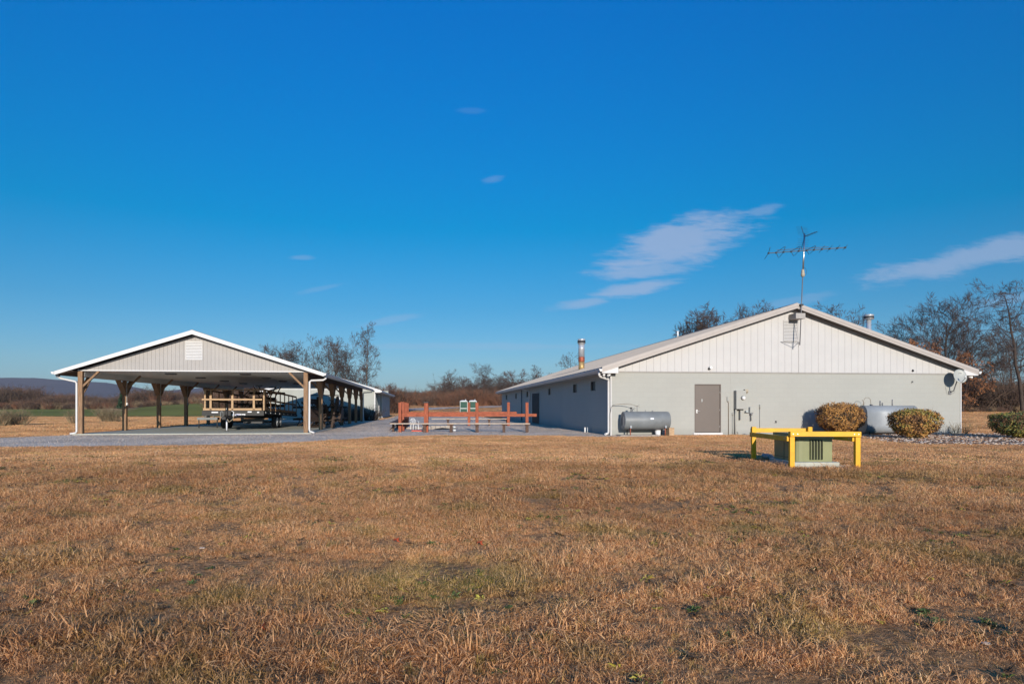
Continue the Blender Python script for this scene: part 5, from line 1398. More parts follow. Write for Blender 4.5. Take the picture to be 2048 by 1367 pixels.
TL = [
 ('tall', 739, 641, 118, 'tallest slender bare tree with forked trunk right of the carport roof', .9, 0.75),
 ('tall2', 694, 664, 116, 'second tallest bare tree just left of the tallest slender one', 2.2, .9),
 ('spindly', 655, 668, 112, 'thin leaning bare tree above the middle of the carport roof slope', 3.0, .8),
 ('tall2', 640, 676, 118, 'bushy bare tree between the leaning tree and the broad low one', 4.1, 1.0),
 ('broad', 600, 688, 116, 'mid height spreading bare tree over the carport roof slope', 1.2, .9),
 ('broad', 545, 683, 120, 'broad low reddish bare tree at the left of the group behind the carport', 5.0, 1.15),
 ('young', 775, 764, 108, 'small dark bare tree above the storage shed roof corner', .4, 1.0),
 ('young', 716, 720, 122, 'short bare sapling between the two tallest trees behind the carport', 2.6, 1.1),
 ('tall2', 912, 738, 155, 'sparse bare tree with clumps in its twigs above the left portable toilet', .7, 1.1),
 ('broad', 972, 724, 160, 'densest bare tree in the middle gap between the buildings', 1.9, .95),
 ('young', 940, 752, 158, 'low bare tree just right of the sparse clumpy one', 3.3, 1.3),
 ('tall2', 1000, 742, 165, 'bare tree just right of the densest one in the middle gap', 2.8, 1.2),
 ('young', 1030, 738, 160, 'upright bare tree above the far end of the long building', 5.2, 1.3),
 ('tall', 1066, 729, 160, 'pale bare tree above the long roof left of the chimney', 4.4, 1.0),
 ('young', 1088, 742, 156, 'small bare tree between the pale tree and the silver chimney', 1.4, 1.3),
 ('scrub', 892, 756, 150, 'multi stemmed scrub tree at the left end of the middle treeline', .3, 1.2),
 ('scrub', 958, 748, 150, 'multi stemmed scrub tree left of the densest middle tree', 1.3, 1.2),
 ('scrub', 1018, 755, 150, 'multi stemmed scrub tree right of the densest middle tree', 2.3, 1.2),
 ('airy', 1145, 696, 120, 'rounded bare tree behind the silver chimney pipe', 2.0, 1.0),
 ('umbrella', 1450, 611, 80, 'flat topped bare tree behind the left roof slope of the long building', .5, 1.1),
 ('umbrella', 1492, 604, 80, 'bare tree touching the roof line just left of the gable peak', 2.5, .75),
 ('airy', 1712, 600, 84, 'bare tree behind the banded flue pipe', 3.9, 1.0),
 ('airy', 1668, 614, 88, 'smaller bare tree between the antenna mast and the banded flue pipe', .2, .8),
 ('vase', 1884, 582, 100, 'large fan shaped bare tree above the right roof slope', .6, 1.25),
 ('airy', 2046, 556, 84, 'tall dark bare tree cut by the right edge of the photo', 4.1, 1.1),
 ('spindly', 1990, 668, 92, 'crooked leaning tree trunk beside the right eave', 3.3, .9),
 ('spindly', 1966, 690, 96, 'thin crooked tree nearest the right eave of the long building', .3, .8),
 ('tall2', 2012, 650, 108, 'bare two stemmed tree between the crooked tree and the right edge', 5.0, .9),
 ('airy', 2100, 590, 96, 'tall bare tree beyond the right edge of the photo', 2.1, 1.0),
 ('tall', 1950, 640, 112, 'narrow bare tree behind the crooked trees at the right eave', 1.7, 1.1),
 ('airy', 2030, 665, 118, 'lower bare tree in front of the brown brush bank', 4.2, 1.2),
 ('airy', 1820, 640, 110, 'bare tree left of the large fan shaped one', 4.0, 1.1),
 ('broad', 575, 690, 114, 'low bare tree right of the broad reddish one behind the carport', 2.9, .9),
 ('tall', 668, 672, 121, 'upright bare tree between the thin leaning tree and the second tallest', 3.6, .9),
 ('oak', 1925, 700, 88, 'low tree still holding rust brown leaves beside the right eave', 1.0, 1.0),
 ('oak', 1858, 676, 92, 'brown leaved tree showing above the right roof slope', 3.0, 1.0),
]
for key, px, tp, Y, lb, rz_, wd_ in TL:
    put_tree(key, px, tp, Y, lb, 'tree', None, rz_, wd_)

# ---- scattering with geometry nodes: points carry rotation, scale and which prototype to use
def scatter(name, lib, pts, rots, scls, idx, kind_stuff=True):
    me = bpy.data.meshes.new(name); n = len(pts)
    me.vertices.add(n); me.vertices.foreach_set('co', np.asarray(pts, np.float32).ravel())
    a = me.attributes.new('rot', 'FLOAT_VECTOR', 'POINT'); a.data.foreach_set('vector', np.asarray(rots, np.float32).ravel())
    a = me.attributes.new('scl', 'FLOAT_VECTOR', 'POINT'); a.data.foreach_set('vector', np.asarray(scls, np.float32).ravel())
    a = me.attributes.new('pick', 'INT', 'POINT'); a.data.foreach_set('value', np.asarray(idx, np.int32))
    o = bpy.data.objects.new(name, me); COL.objects.link(o)
    ng = bpy.data.node_groups.new(name + '_nodes', 'GeometryNodeTree')
    ng.interface.new_socket('Geometry', in_out='INPUT', socket_type='NodeSocketGeometry'); ng.interface.new_socket('Geometry', in_out='OUTPUT', socket_type='NodeSocketGeometry')
    N = ng.nodes.new; L = ng.links.new
    gi = N('NodeGroupInput'); go = N('NodeGroupOutput'); ci = N('GeometryNodeCollectionInfo'); ci.inputs[0].default_value = lib
    ci.inputs['Separate Children'].default_value = True; ci.inputs['Reset Children'].default_value = True
    ip = N('GeometryNodeInstanceOnPoints'); ip.inputs['Pick Instance'].default_value = True
    def attr(nm, t):
        q = N('GeometryNodeInputNamedAttribute'); q.data_type = t; q.inputs[0].default_value = nm
        return [s for s in q.outputs if s.enabled and s.name == 'Attribute'][0]
    L(gi.outputs[0], ip.inputs['Points']); L(ci.outputs[0], ip.inputs['Instance'])
    L(attr('pick', 'INT'), ip.inputs['Instance Index']); L(attr('scl', 'FLOAT_VECTOR'), ip.inputs['Scale'])
    er = N('FunctionNodeEulerToRotation'); L(attr('rot', 'FLOAT_VECTOR'), er.inputs[0]); L(er.outputs[0], ip.inputs['Rotation'])
    L(ip.outputs[0], go.inputs[0])
    md = o.modifiers.new('scatter', 'NODES'); md.node_group = ng
    if kind_stuff: stuff(o)
    return o

# ---- thickets: brushy bushes of bare stems, scattered as one mass each
def brush_mesh(seed, n, H, R_, m, twigs=5, r0=.03):
    r = random.Random(seed); A = MeshAcc()
    for i in range(n):
        a = r.uniform(0, 6.28); k = r.uniform(0, .9); b = Vector((math.cos(a), math.sin(a), 0)) * R_ * .45 * r.random() ** .5
        d = Vector((math.cos(a) * k, math.sin(a) * k, 1)).normalized(); L_ = H * r.uniform(.55, 1.05)
        pts = [b]; q = b
        for j in range(3):
            d = (d + rdir(r) * .22).normalized(); q = q + d * L_ / 3; pts.append(q)
        A.tube(pts, [r0, r0 * .8, r0 * .55, r0 * .2], 3)
        for t in range(twigs):
            w = r.uniform(.25, 1); i_ = min(int(w * 3), 2); p = pts[i_].lerp(pts[i_ + 1], w * 3 - i_)
            e = (d + rdir(r) * .9).normalized() * L_ * r.uniform(.15, .4); A.spike(p, p + e, r0 * .45)
            for u_ in range(2):
                f = p + e * r.uniform(.3, .9); A.spike(f, f + (e.normalized() + rdir(r) * .9).normalized() * L_ * .18, r0 * .32)
    return A.mesh('brush', m)
mat('brush_brown', (0.125, 0.078, 0.055), 0.95, var=0.3, vscale=.3)
mat('brush_red', (0.18, 0.085, 0.05), 0.95, var=0.3, vscale=.3)
mat('brush_dark', (0.085, 0.058, 0.042), 0.95, var=0.3, vscale=.3)
mat('brush_tan', (0.30, 0.21, 0.12), 0.95, var=0.3, vscale=.3)
BL = new_lib('brush_library')
for k, (sd, m) in enumerate(((1, 'brush_brown'), (2, 'brush_red'), (3, 'brush_dark'), (4, 'brush_brown'), (5, 'brush_dark'), (6, 'brush_tan'))):
    lib_obj(f'brush_{k}', brush_mesh(sd, 60, 2.6, 2.2, m, 6, .035))
def thicket(name, label, px0, px1, Y0, Y1, n, h0, h1, picks, seed, prof=None):
    r = random.Random(seed); P = []; Ro = []; Sc = []; Ix = []
    for i in range(n):
        Y = r.uniform(Y0, Y1); px = r.uniform(px0, px1); X = AT(px, Y)
        h = r.uniform(h0, h1) * (prof(px) if prof else 1) * (0.8 + .5 * mnoise.noise((X * .08, Y * .05, seed)))
        P.append((X, Y, ground_z(X, Y) - .1)); Ro.append((0, 0, r.uniform(0, 6.28))); k = h / 2.6; Sc.append((k * 1.1, k * 1.1, k)); Ix.append(r.choice(picks))
    o = scatter(name, BL, P, Ro, Sc, Ix); o['label'] = label; return o
LBN = 6
thicket('far_woodland', 'brown leafless woodland beyond the green field', -700, 540, 190, 235, 1500, 4.2, 8.2, [0, 0, 3, 4, 1, 2], 31, prof=lambda p: 1.0 if p < 60 else (.62 if p < 430 else .9))
thicket('woodland_edge', 'tan brush along the far edge of the green field', -700, 540, 183, 191, 420, 1.2, 2.8, [5, 1, 0, 2], 32)
thicket('middle_brush', 'red brown brush behind the portable toilets', 690, 1330, 140, 168, 560, 2.0, 3.9, [0, 1, 1, 2, 4], 33)
thicket('middle_woodland', 'bare woodland on the far rise between the buildings', 690, 1400, 172, 215, 130, 4, 7.5, [0, 3, 4, 2], 34, prof=lambda p: .5 if p < 880 else 1)
thicket('right_brush', 'dark brown brush bank at the right edge', 1500, 3300, 92, 112, 1300, 3.6, 5.6, [2, 4, 2, 0, 3], 35)
thicket('right_undergrowth', 'low leaf littered undergrowth at the foot of the brown brush', 1800, 3300, 88, 93, 260, .6, 1.4, [1, 5, 0], 36)
thicket('tree_foot_brush', 'brush round the trunks of the trees behind the carport', 430, 790, 112, 126, 260, 2.5, 4.5, [0, 1, 2, 4], 37)

# ---- separate small field shrubs on the left
def vase_shrub(seed, n, H):
    return brush_mesh(seed, n, H, .8, 'shrub_stem', 7, .014)
SH = [vase_shrub(101, 90, 1.25), vase_shrub(102, 80, 1.2), vase_shrub(103, 60, 1.15)]
for k, (px, py, tp, m, lb, wdt) in enumerate(((4, 851.5, 817, 0, 'leftmost bare vase shaped shrub on the left lawn', 1.0), (37, 850.5, 815, 1, 'second bare shrub from the left edge of the lawn', 1.15), (147, 846.5, 815, 2, 'small upright shrub left of the first carport post', .7), (212, 843, 813.5, 0, 'rounded grey shrub seen left of the second carport post', 1.0), (226, 843, 815, 1, 'darker twin of the rounded grey shrub before the second carport post', 1.0))):
    g = G(px, py); H_ = HC + (HY - tp) / FP * g.y
    t = thing('bare_shrub', lb, 'shrub', (g.x, g.y, -.03), k * 1.3, 'bare shrubs on the left lawn'); o = bpy.data.objects.new('stems', SH[m]); COL.objects.link(o); o.parent = t; t.scale = (H_ / 1.2 * wdt, H_ / 1.2 * wdt, H_ / 1.2)
g = (AT(244, 150), 150)
TA = MeshAcc(); r = random.Random(4)
for i in range(900):
    z_ = r.uniform(.3, 6.0); rad = 1.6 * (1 - z_ / 6.3); a = r.uniform(0, 6.28); c = Vector((math.cos(a) * rad * r.uniform(.4, 1), math.sin(a) * rad * r.uniform(.4, 1), z_))
    TA.leaf(c, rdir(r) * .22, rdir(r) * .16)
t = thing('evergreen', 'single dark green evergreen on the far side of the green field', 'tree', (g[0], g[1], ground_z(*g)), 0)
o = bpy.data.objects.new('crown', TA.mesh('crown', 'conifer')); COL.objects.link(o); o.parent = t
obj('trunk', tube(BM(), [(0, 0, 0), (0, 0, 5)], [.15, .03], 6), 'bark_dark', t); t.scale = (.75, .75, .75)
# dark shrubs by the shed front
mat('shrub_dark', (0.055, 0.040, 0.030), 0.9, var=0.3, vscale=3)
SD = brush_mesh(140, 120, 1.7, 1.3, 'shrub_dark', 7, .018)
for k, (px, Y, w_, lb) in enumerate(((697, 58, 1.0, 'dark bare shrub seen between the rear carport posts'), (713, 60, .8, 'dark shrub left of the last carport post before the shed'), (738, 60.5, 1.0, 'dark shrub at the front right corner of the storage shed'))):
    X = AT(px, Y); t = thing('dark_shrub', lb, 'shrub', (X, Y, -.03), k * 2.1, 'dark shrubs before the shed'); o = bpy.data.objects.new('stems', SD); COL.objects.link(o); o.parent = t; t.scale = (w_, w_, .72)
p = MF.w(MW - .75, -.75)
SG = brush_mesh(150, 50, .5, .8, 'shrub_stem', 5, .008)
t = thing('twiggy_plant', 'small grey dried plant at the foot of the wall under the dish', 'plant', (p.x, p.y, 0), 0); o = bpy.data.objects.new('stems', SG); COL.objects.link(o); o.parent = t

# ---- clipped round bushes
def leafy_bush(seed, rx, ry, h, n, leaf_sz, col_pick):
    """leaves through the outer shell of a clipped rounded box, with inner stems"""
    r = random.Random(seed); groups = [MeshAcc(), MeshAcc(), MeshAcc()]; St = MeshAcc()
    for i in range(n):
        while True:
            v = Vector((r.uniform(-1, 1), r.uniform(-1, 1), r.uniform(-1, 1)))
            e = (abs(v.x) ** 2.8 + abs(v.y) ** 2.8 + abs(v.z) ** 2.8) ** (1 / 2.8)
            if e > .05: break
        v = v / e; hole = mnoise.noise(v * 4.5 + Vector((0, seed, 0)))
        if hole < -.28 and r.random() < .75: continue
        rad = 1 - abs(r.gauss(0, .13)) + (r.uniform(0, .10) if r.random() < .12 else 0)
        bump_ = 1 + .15 * mnoise.noise(v * 2.3 + Vector((seed, 0, 0))) + .09 * mnoise.noise(v * 7)
        c = Vector((v.x * rx, v.y * ry, v.z * h / 2)) * rad * bump_; c.z += h / 2 + .04
        if c.z < .05: continue
        tp_ = .74 + .26 * sm(c.z / (h * .62)); c.x *= tp_; c.y *= tp_
        if c.z < .22 * h and r.random() < .45: continue
        nn = (v + rdir(r) * .9).normalized(); a = nn.cross(rdir(r)).normalized(); b = nn.cross(a).normalized()
        s_ = leaf_sz * r.uniform(.7, 1.4)
        g_ = mnoise.noise(c * 2.2 + Vector((seed * 3, 0, 0))) * 1.2 + r.uniform(-.5, .5) + col_pick(c, h)
        groups[0 if g_ < -.05 else (1 if g_ < .45 else 2)].leaf(c, a * s_ * 1.25, b * s_ * .42)
    for i in range(200):
        a = r.uniform(0, 6.28); k = r.uniform(0, 1) ** .6; e = Vector((math.cos(a) * rx * k * .95, math.sin(a) * ry * k * .95, h * r.uniform(.5, 1.03)))
        b = Vector((math.cos(a) * .2 * k, math.sin(a) * .2 * k, 0)); mid = b.lerp(e, .5) + rdir(r) * .08
        St.tube([b, mid, e], [.014, .010, .004], 3)
        for j in range(5): f = mid.lerp(e, r.random()); St.spike(f, f + rdir(r) * .25, .005)
    return groups, St
mat('leaf_gold', (0.44, 0.22, 0.06), 0.7, var=0.3, vscale=9)
mat('leaf_olive', (0.27, 0.22, 0.05), 0.7, var=0.3, vscale=9)
mat('leaf_green', (0.075, 0.105, 0.03), 0.65, var=0.3, vscale=9)
mat('leaf_brown', (0.14, 0.07, 0.03), 0.75, var=0.3, vscale=9)
def put_bush(seed, X, Y, rx, ry, h, label, mats, pick, n=9000, ls=.026):
    gr, St = leafy_bush(seed, rx, ry, h, n, ls, pick)
    t = thing('round_bush', label, 'bush', (X, Y, 0), 0)
    for A, m, nm in zip(gr, mats, ('dull_foliage', 'mid_foliage', 'bright_foliage')):
        if A.v: o = bpy.data.objects.new('foliage', A.mesh('foliage', m)); COL.objects.link(o); o.parent = t
    o = bpy.data.objects.new('stems', St.mesh('stems', 'shrub_stem')); COL.objects.link(o); o.parent = t
YB = 28.2
hb_ = HC + (HY - 808) / FP * YB
put_bush(3, AT(1681, YB), YB, 43 * YB / FP, .78, hb_, 'golden brown clipped round bush behind the yellow guard frame', ('leaf_brown', 'leaf_gold', 'leaf_gold'), lambda c, h: .1, 10000)
YB2 = 25.6
put_bush(9, AT(1829, YB2), YB2, 44 * YB2 / FP, .75, HC + (HY - 820) / FP * YB2, 'green and brown clipped round bush in front of the pale oil tank', ('leaf_brown', 'leaf_gold', 'leaf_olive'), lambda c, h: .9 * (c.z / h - .40), 10000)
YB3 = 25.9
put_bush(15, AT(2046, YB3), YB3, 57 * YB3 / FP, .9, HC + (HY - 825) / FP * YB3, 'darker clipped bush cut by the right edge of the photo', ('leaf_brown', 'leaf_green', 'leaf_olive'), lambda c, h: .35, 11000)

# ---- ground cover
def blade_tuft(seed, n, R_, h0, h1, w, flat=0.0, pale=0.0):
    r = random.Random(seed); vs = []; fs = []; tint = []
    for i in range(n):
        a = r.uniform(0, 6.28); rad = R_ * math.sqrt(r.random()); b = Vector((math.cos(a) * rad, math.sin(a) * rad, 0))
        h = r.uniform(h0, h1); la = r.uniform(0, 6.28); ln_ = r.uniform(.25, 1.1 + flat) * h
        d = Vector((math.cos(la), math.sin(la), 0)); sd = Vector((-d.y, d.x, 0)) * w * r.uniform(.7, 1.3)
        if r.random() < .5: sd = Vector((1, 0, 0)) * w * r.uniform(.7, 1.3)
        base = len(vs); m_ = b + d * ln_ * .35 + Vector((0, 0, h * .62)); e = b + d * ln_ + Vector((0, 0, h * r.uniform(.75, 1)))
        for q in (b - sd, b + sd, m_ + sd * .8, m_ - sd * .8, e): vs.append(tuple(q))
        fs += [(base, base + 1, base + 2, base + 3), (base + 3, base + 2, base + 4)]
        tint += [pale + (1 - pale) * r.random()] * 5
    me = bpy.data.meshes.new('tuft'); me.from_pydata(vs, [], fs)
    at = me.attributes.new('tint', 'FLOAT', 'POINT'); at.data.foreach_set('value', tint)
    me.materials.append(MATS['grass_blades']); return me
def grass_material():
    m = bpy.data.materials.new('grass_blades'); m.use_nodes = True
    nt = m.node_tree; L = nt.links; b = nt.nodes['Principled BSDF']; b.inputs['Roughness'].default_value = 0.8; b.inputs['Specular IOR Level'].default_value = 0.2
    g = nt.nodes.new('ShaderNodeNewGeometry'); at = nt.nodes.new('ShaderNodeAttribute'); at.attribute_name = 'tint'
    r1 = nt.nodes.new('ShaderNodeValToRGB'); e = r1.color_ramp.elements
    dry = [(0.0, (0.32, 0.145, 0.05)), (0.25, (0.62, 0.32, 0.14)), (0.6, (0.85, 0.48, 0.24)), (1.0, (0.96, 0.66, 0.39))]
    e[0].position, e[0].color = 0, (*dry[0][1], 1); e[1].position, e[1].color = 1, (*dry[-1][1], 1)
    for p_, c_ in dry[1:-1]: q_ = e.new(p_); q_.color = (*c_, 1)
    L.new(at.outputs['Fac'], r1.inputs[0])
    r2 = nt.nodes.new('ShaderNodeValToRGB'); e = r2.color_ramp.elements
    grn = [(0.0, (0.12, 0.13, 0.035)), (0.3, (0.27, 0.24, 0.06)), (0.55, (0.52, 0.36, 0.12)), (1.0, (0.72, 0.50, 0.28))]
    e[0].position, e[0].color = 0, (*grn[0][1], 1); e[1].position, e[1].color = 1, (*grn[-1][1], 1)
    for p_, c_ in grn[1:-1]: q_ = e.new(p_); q_.color = (*c_, 1)
    L.new(at.outputs['Fac'], r2.inputs[0])
    def nz(scale, det, loc=0.0):
        mp = nt.nodes.new('ShaderNodeMapping'); mp.inputs['Location'].default_value = (loc, loc, 0); mp.inputs['Scale'].default_value = (1, 1, 0); L.new(g.outputs['Position'], mp.inputs[0])
        n = nt.nodes.new('ShaderNodeTexNoise'); n.inputs['Scale'].default_value = scale; n.inputs['Detail'].default_value = det; L.new(mp.outputs[0], n.inputs['Vector']); return n.outputs[0]
    def mth(op, a, b_, clamp=False):
        n = nt.nodes.new('ShaderNodeMath'); n.operation = op; n.use_clamp = clamp
        for i, v in ((0, a), (1, b_)):
            if isinstance(v, (int, float)): n.inputs[i].default_value = v
            else: L.new(v, n.inputs[i])
        return n.outputs[0]
    f = mth('MULTIPLY', mth('SUBTRACT', nz(.9, 6), .54), 9.0, True)
    f2 = mth('MULTIPLY', mth('SUBTRACT', nz(7.5, 4, 7.0), .56), 9.0, True)
    tot_ = mth('MAXIMUM', mth('MULTIPLY', f, .7), mth('MULTIPLY', f2, .9))
    # greener patches where they lie in this lawn
    gn_ = mth('MULTIPLY', mth('SUBTRACT', nz(2.2, 4, 3.0), .5), 1.6)
    for (cx, cy, rx_, ry_, s_) in GREEN:
        vm = nt.nodes.new('ShaderNodeMapping'); vm.vector_type = 'TEXTURE'; vm.inputs['Location'].default_value = (cx, cy, 0); vm.inputs['Scale'].default_value = (rx_, ry_, 1e6); L.new(g.outputs['Position'], vm.inputs[0])
        ln = nt.nodes.new('ShaderNodeVectorMath'); ln.operation = 'LENGTH'; L.new(vm.outputs[0], ln.inputs[0])
        d_ = mth('ADD', ln.outputs['Value'], gn_)
        tot_ = mth('MAXIMUM', tot_, mth('MULTIPLY', mth('MULTIPLY', mth('SUBTRACT', 1.25, d_), 1.0, True), s_))
    x = nt.nodes.new('ShaderNodeMix'); x.data_type = 'RGBA'; L.new(tot_, x.inputs[0]); L.new(r1.outputs[0], x.inputs[6]); L.new(r2.outputs[0], x.inputs[7])
    # broad drift between paler and redder straw
    y_ = nt.nodes.new('ShaderNodeMix'); y_.data_type = 'RGBA'; y_.blend_type = 'MULTIPLY'; y_.inputs[0].default_value = 1
    mr = nt.nodes.new('ShaderNodeMapRange'); mr.inputs[1].default_value = .35; mr.inputs[2].default_value = .65; L.new(nz(.28, 6, 11.0), mr.inputs[0])
    z_ = nt.nodes.new('ShaderNodeMix'); z_.data_type = 'RGBA'; z_.inputs[6].default_value = (0.80, 0.72, 0.66, 1); z_.inputs[7].default_value = (1.12, 1.08, 1.0, 1); L.new(mr.outputs[0], z_.inputs[0])
    L.new(x.outputs[2], y_.inputs[6]); L.new(z_.outputs[2], y_.inputs[7]); L.new(y_.outputs[2], b.inputs['Base Color'])
    tb = nt.nodes.new('ShaderNodeBsdfTranslucent'); L.new(y_.outputs[2], tb.inputs[0]); ms = nt.nodes.new('ShaderNodeMixShader'); ms.inputs[0].default_value = .38
    out = nt.nodes['Material Output']; L.new(b.outputs[0], ms.inputs[1]); L.new(tb.outputs[0], ms.inputs[2]); L.new(ms.outputs[0], out.inputs[0])
    MATS['grass_blades'] = m
def gpt(px, py): g = G(px, py); return g.x, g.y
GREEN = []
for px, py, rpx, rY, s_ in ((880, 1170, 270, .75, .85), (1500, 1060, 90, .5, .7), (1900, 1110, 90, .4, .6), (200, 1300, 90, .25, .5), (1780, 955, 190, 1.0, .55), (1380, 935, 120, .9, .5), (1560, 950, 80, .5, .6), (60, 1130, 150, .5, .3)):
    X, Y = gpt(px, py); GREEN.append((X, Y, rpx * Y / FP, rY, s_))
grass_material()
GL = new_lib('grass_library')
for k in range(6): lib_obj(f'tuft_{k}', blade_tuft(200 + k, 40, .09, .008, .030, .0014, 1.7))
for k in range(3): lib_obj(f'tuft_{6 + k}', blade_tuft(300 + k, 36, .055, .015, .048, .0014, .9))
GL2 = new_lib('far_grass_library')
for k in range(6): lib_obj(f'clump_{k}', blade_tuft(400 + k, 74, .28, .012, .038, .0050, .7, .30))
def no_grass(P):
    k = np.zeros(len(P), bool)
    k |= in_poly(P, yard_w) | in_poly(P, bed_w)
    k |= in_poly(P, [cor(MF, -.05, -.45), cor(MF, MW + .05, -.45), cor(MF, MW + .05, ML), cor(MF, -.05, ML)])
    k |= in_poly(P, [cor(CF, -.3, -.3), cor(CF, CW + .3, -.3), cor(CF, CW + .3, CL + .3), cor(CF, -.3, CL + .3)])
    k |= (P[:, 1] > 87) & (P[:, 0] / P[:, 1] < -.235)
    k |= in_poly(P, [(5.3, 12.95), (6.5, 12.95), (6.45, 14.5), (5.3, 14.5)])
    return k
def grass_field(name, lib, npick, y0, y1, dens, seed, s0, s1, marg=1.12):
    g = np.random.default_rng(seed); half = .75 * marg
    P = []
    m_ = 4.0 if y1 < 40 else 6.0         # the lawn goes on to both sides of the view
    area = half * (y1 * y1 - y0 * y0) + 2 * m_ * (y1 - y0); n = int(dens * area)
    cdf_y = np.linspace(y0, y1, 400); cdf = half * (cdf_y ** 2 - y0 * y0) + 2 * m_ * (cdf_y - y0)
    Y = np.interp(g.uniform(0, area, n), cdf, cdf_y); X = g.uniform(-1, 1, n) * (half * Y + m_)
    P = np.stack([X, Y], 1); keep = ~no_grass(P)
    # thin the cover in worn patches
    def nfield(f, o_): return np.array([mnoise.noise((float(x) * f, float(y) * f, o_)) for x, y in P])
    nA = nfield(.45, 2.2); nB = nfield(1.7, 5.1); nC = nfield(5.5, 8.3)
    cover = (.80 + .45 * nA + .6 * nB + .75 * nC) if y1 < 20 else (.80 + .45 * nA + .6 * nB + .3 * nC)
    keep &= g.random(n) < np.clip(cover + .12, .12, 1)
    P = P[keep]; nA = nA[keep]; nB = nB[keep]; nC = nC[keep]; n = len(P)
    Z = np.array([ground_z(float(x), float(y)) for x, y in P]) if y1 > 45 else np.zeros(n)
    pts = np.stack([P[:, 0], P[:, 1], Z], 1)
    tk = 1.0 if y1 < 10 else (.7 if y1 < 20 else .08)
    swx = nfield(.9, 21.0) * tk; swy = nfield(.9, 33.0) * tk      # the thatch is combed in drifting directions
    rots = np.stack([swx + g.normal(0, .16 * tk, n), swy + g.normal(0, .16 * tk, n), g.uniform(0, 6.28, n)], 1)
    sc = g.uniform(s0, s1, n) * np.clip(1 + .9 * nB + .5 * nA, .55, 1.9); zk = sc * .85 if y1 < 20 else np.ones(n) * (1.0 if y1 < 90 else 2.0)
    scl = np.stack([sc, sc, zk * g.uniform(.6, 1.25, n) * np.clip(1 + 1.0 * nC, .5, 1.7)], 1)
    return scatter(name, lib, pts, rots, scl, g.integers(0, npick, n))
o = grass_field('near_grass', GL, 9, 1.4, 8.0, 600, 71, .8, 1.35); o['label'] = 'dry brown lawn grass in the foreground'
o = grass_field('middle_grass', GL, 9, 8.0, 14.0, 210, 72, 1.1, 1.8); o['label'] = 'dry brown lawn grass in the middle distance'
o = grass_field('far_grass', GL2, 6, 13.5, 34.0, 36, 73, .9, 1.4); o['label'] = 'dry brown lawn grass before the buildings'
grass_field('hillside_grass', GL2, 6, 92.0, 165.0, 1.0, 75, 2.6, 3.6)['label'] = 'dry grass on the far rise'
o = grass_field('distant_grass', GL2, 6, 33.0, 92.0, 5, 74, 1.4, 2.2); o['label'] = 'dry brown lawn grass beyond the carport'
# low broad-leaved weeds through the thatch
def weed(seed, m, n, L0, L1, w):
    r = random.Random(seed); A = MeshAcc()
    for i in range(n):
        a = r.uniform(0, 6.28); d = Vector((math.cos(a), math.sin(a), r.uniform(.15, .9))).normalized(); L_ = r.uniform(L0, L1); b_ = rdir(r) * .02; b_.z = abs(b_.z) * .3
        sd = d.cross(Vector((0, 0, 1))).normalized() * w * r.uniform(.7, 1.3); k_ = len(A.v); mid = b_ + d * L_ * .55; e = b_ + d * L_ - Vector((0, 0, L_ * .25))
        for q in (b_, mid - sd, e, mid + sd): A.v.append(tuple(q))
        A.f.append((k_, k_ + 1, k_ + 2, k_ + 3))
    return A.mesh('weed', m)
mat('weed_green', (0.085, 0.115, 0.03), 0.7, var=.3, vscale=30); mat('weed_yellow', (0.42, 0.36, 0.06), 0.7, var=.3, vscale=30); mat('weed_dark', (0.09, 0.055, 0.03), 0.8, var=.3, vscale=30)
WL = new_lib('weed_library')
for k, (m, nn_) in enumerate((('weed_green', 16), ('weed_dark', 18), ('weed_yellow', 9), ('weed_green', 24), ('weed_dark', 26))): lib_obj(f'weed_{k}', weed(600 + k, m, nn_, .025, .06, .007))
g_w = np.random.default_rng(77); nW = 26000
Yw = np.sqrt(g_w.uniform(2.3 ** 2, 16 ** 2, nW)); Pw = np.stack([g_w.uniform(-.9, .9, nW) * Yw, Yw], 1)
nw = np.array([mnoise.noise((float(x) * 1.1, float(y) * 1.1, 44)) + .6 * mnoise.noise((float(x) * 3.2, float(y) * 3.2, 45)) for x, y in Pw])
gw = np.zeros(nW)
for (cx, cy, rx_, ry_, s_) in GREEN: gw = np.maximum(gw, s_ * np.clip(1.3 - np.hypot((Pw[:, 0] - cx) / rx_, (Pw[:, 1] - cy) / ry_), 0, 1))
kw_ = (g_w.random(nW) < np.clip(nw * 1.5 - .12 + gw * .5, 0.02, 1)) & ~no_grass(Pw); Pw = Pw[kw_]; nW = len(Pw); sw = g_w.uniform(.5, 1.15, nW)
scatter('lawn_weeds', WL, np.stack([Pw[:, 0], Pw[:, 1], np.full(nW, .004)], 1), np.stack([g_w.normal(0, .2, nW), g_w.normal(0, .2, nW), g_w.uniform(0, 6.28, nW)], 1), np.stack([sw, sw, sw], 1), g_w.choice([0, 1, 1, 2, 3, 4], nW))['label'] = 'low green and yellow weeds in the lawn'
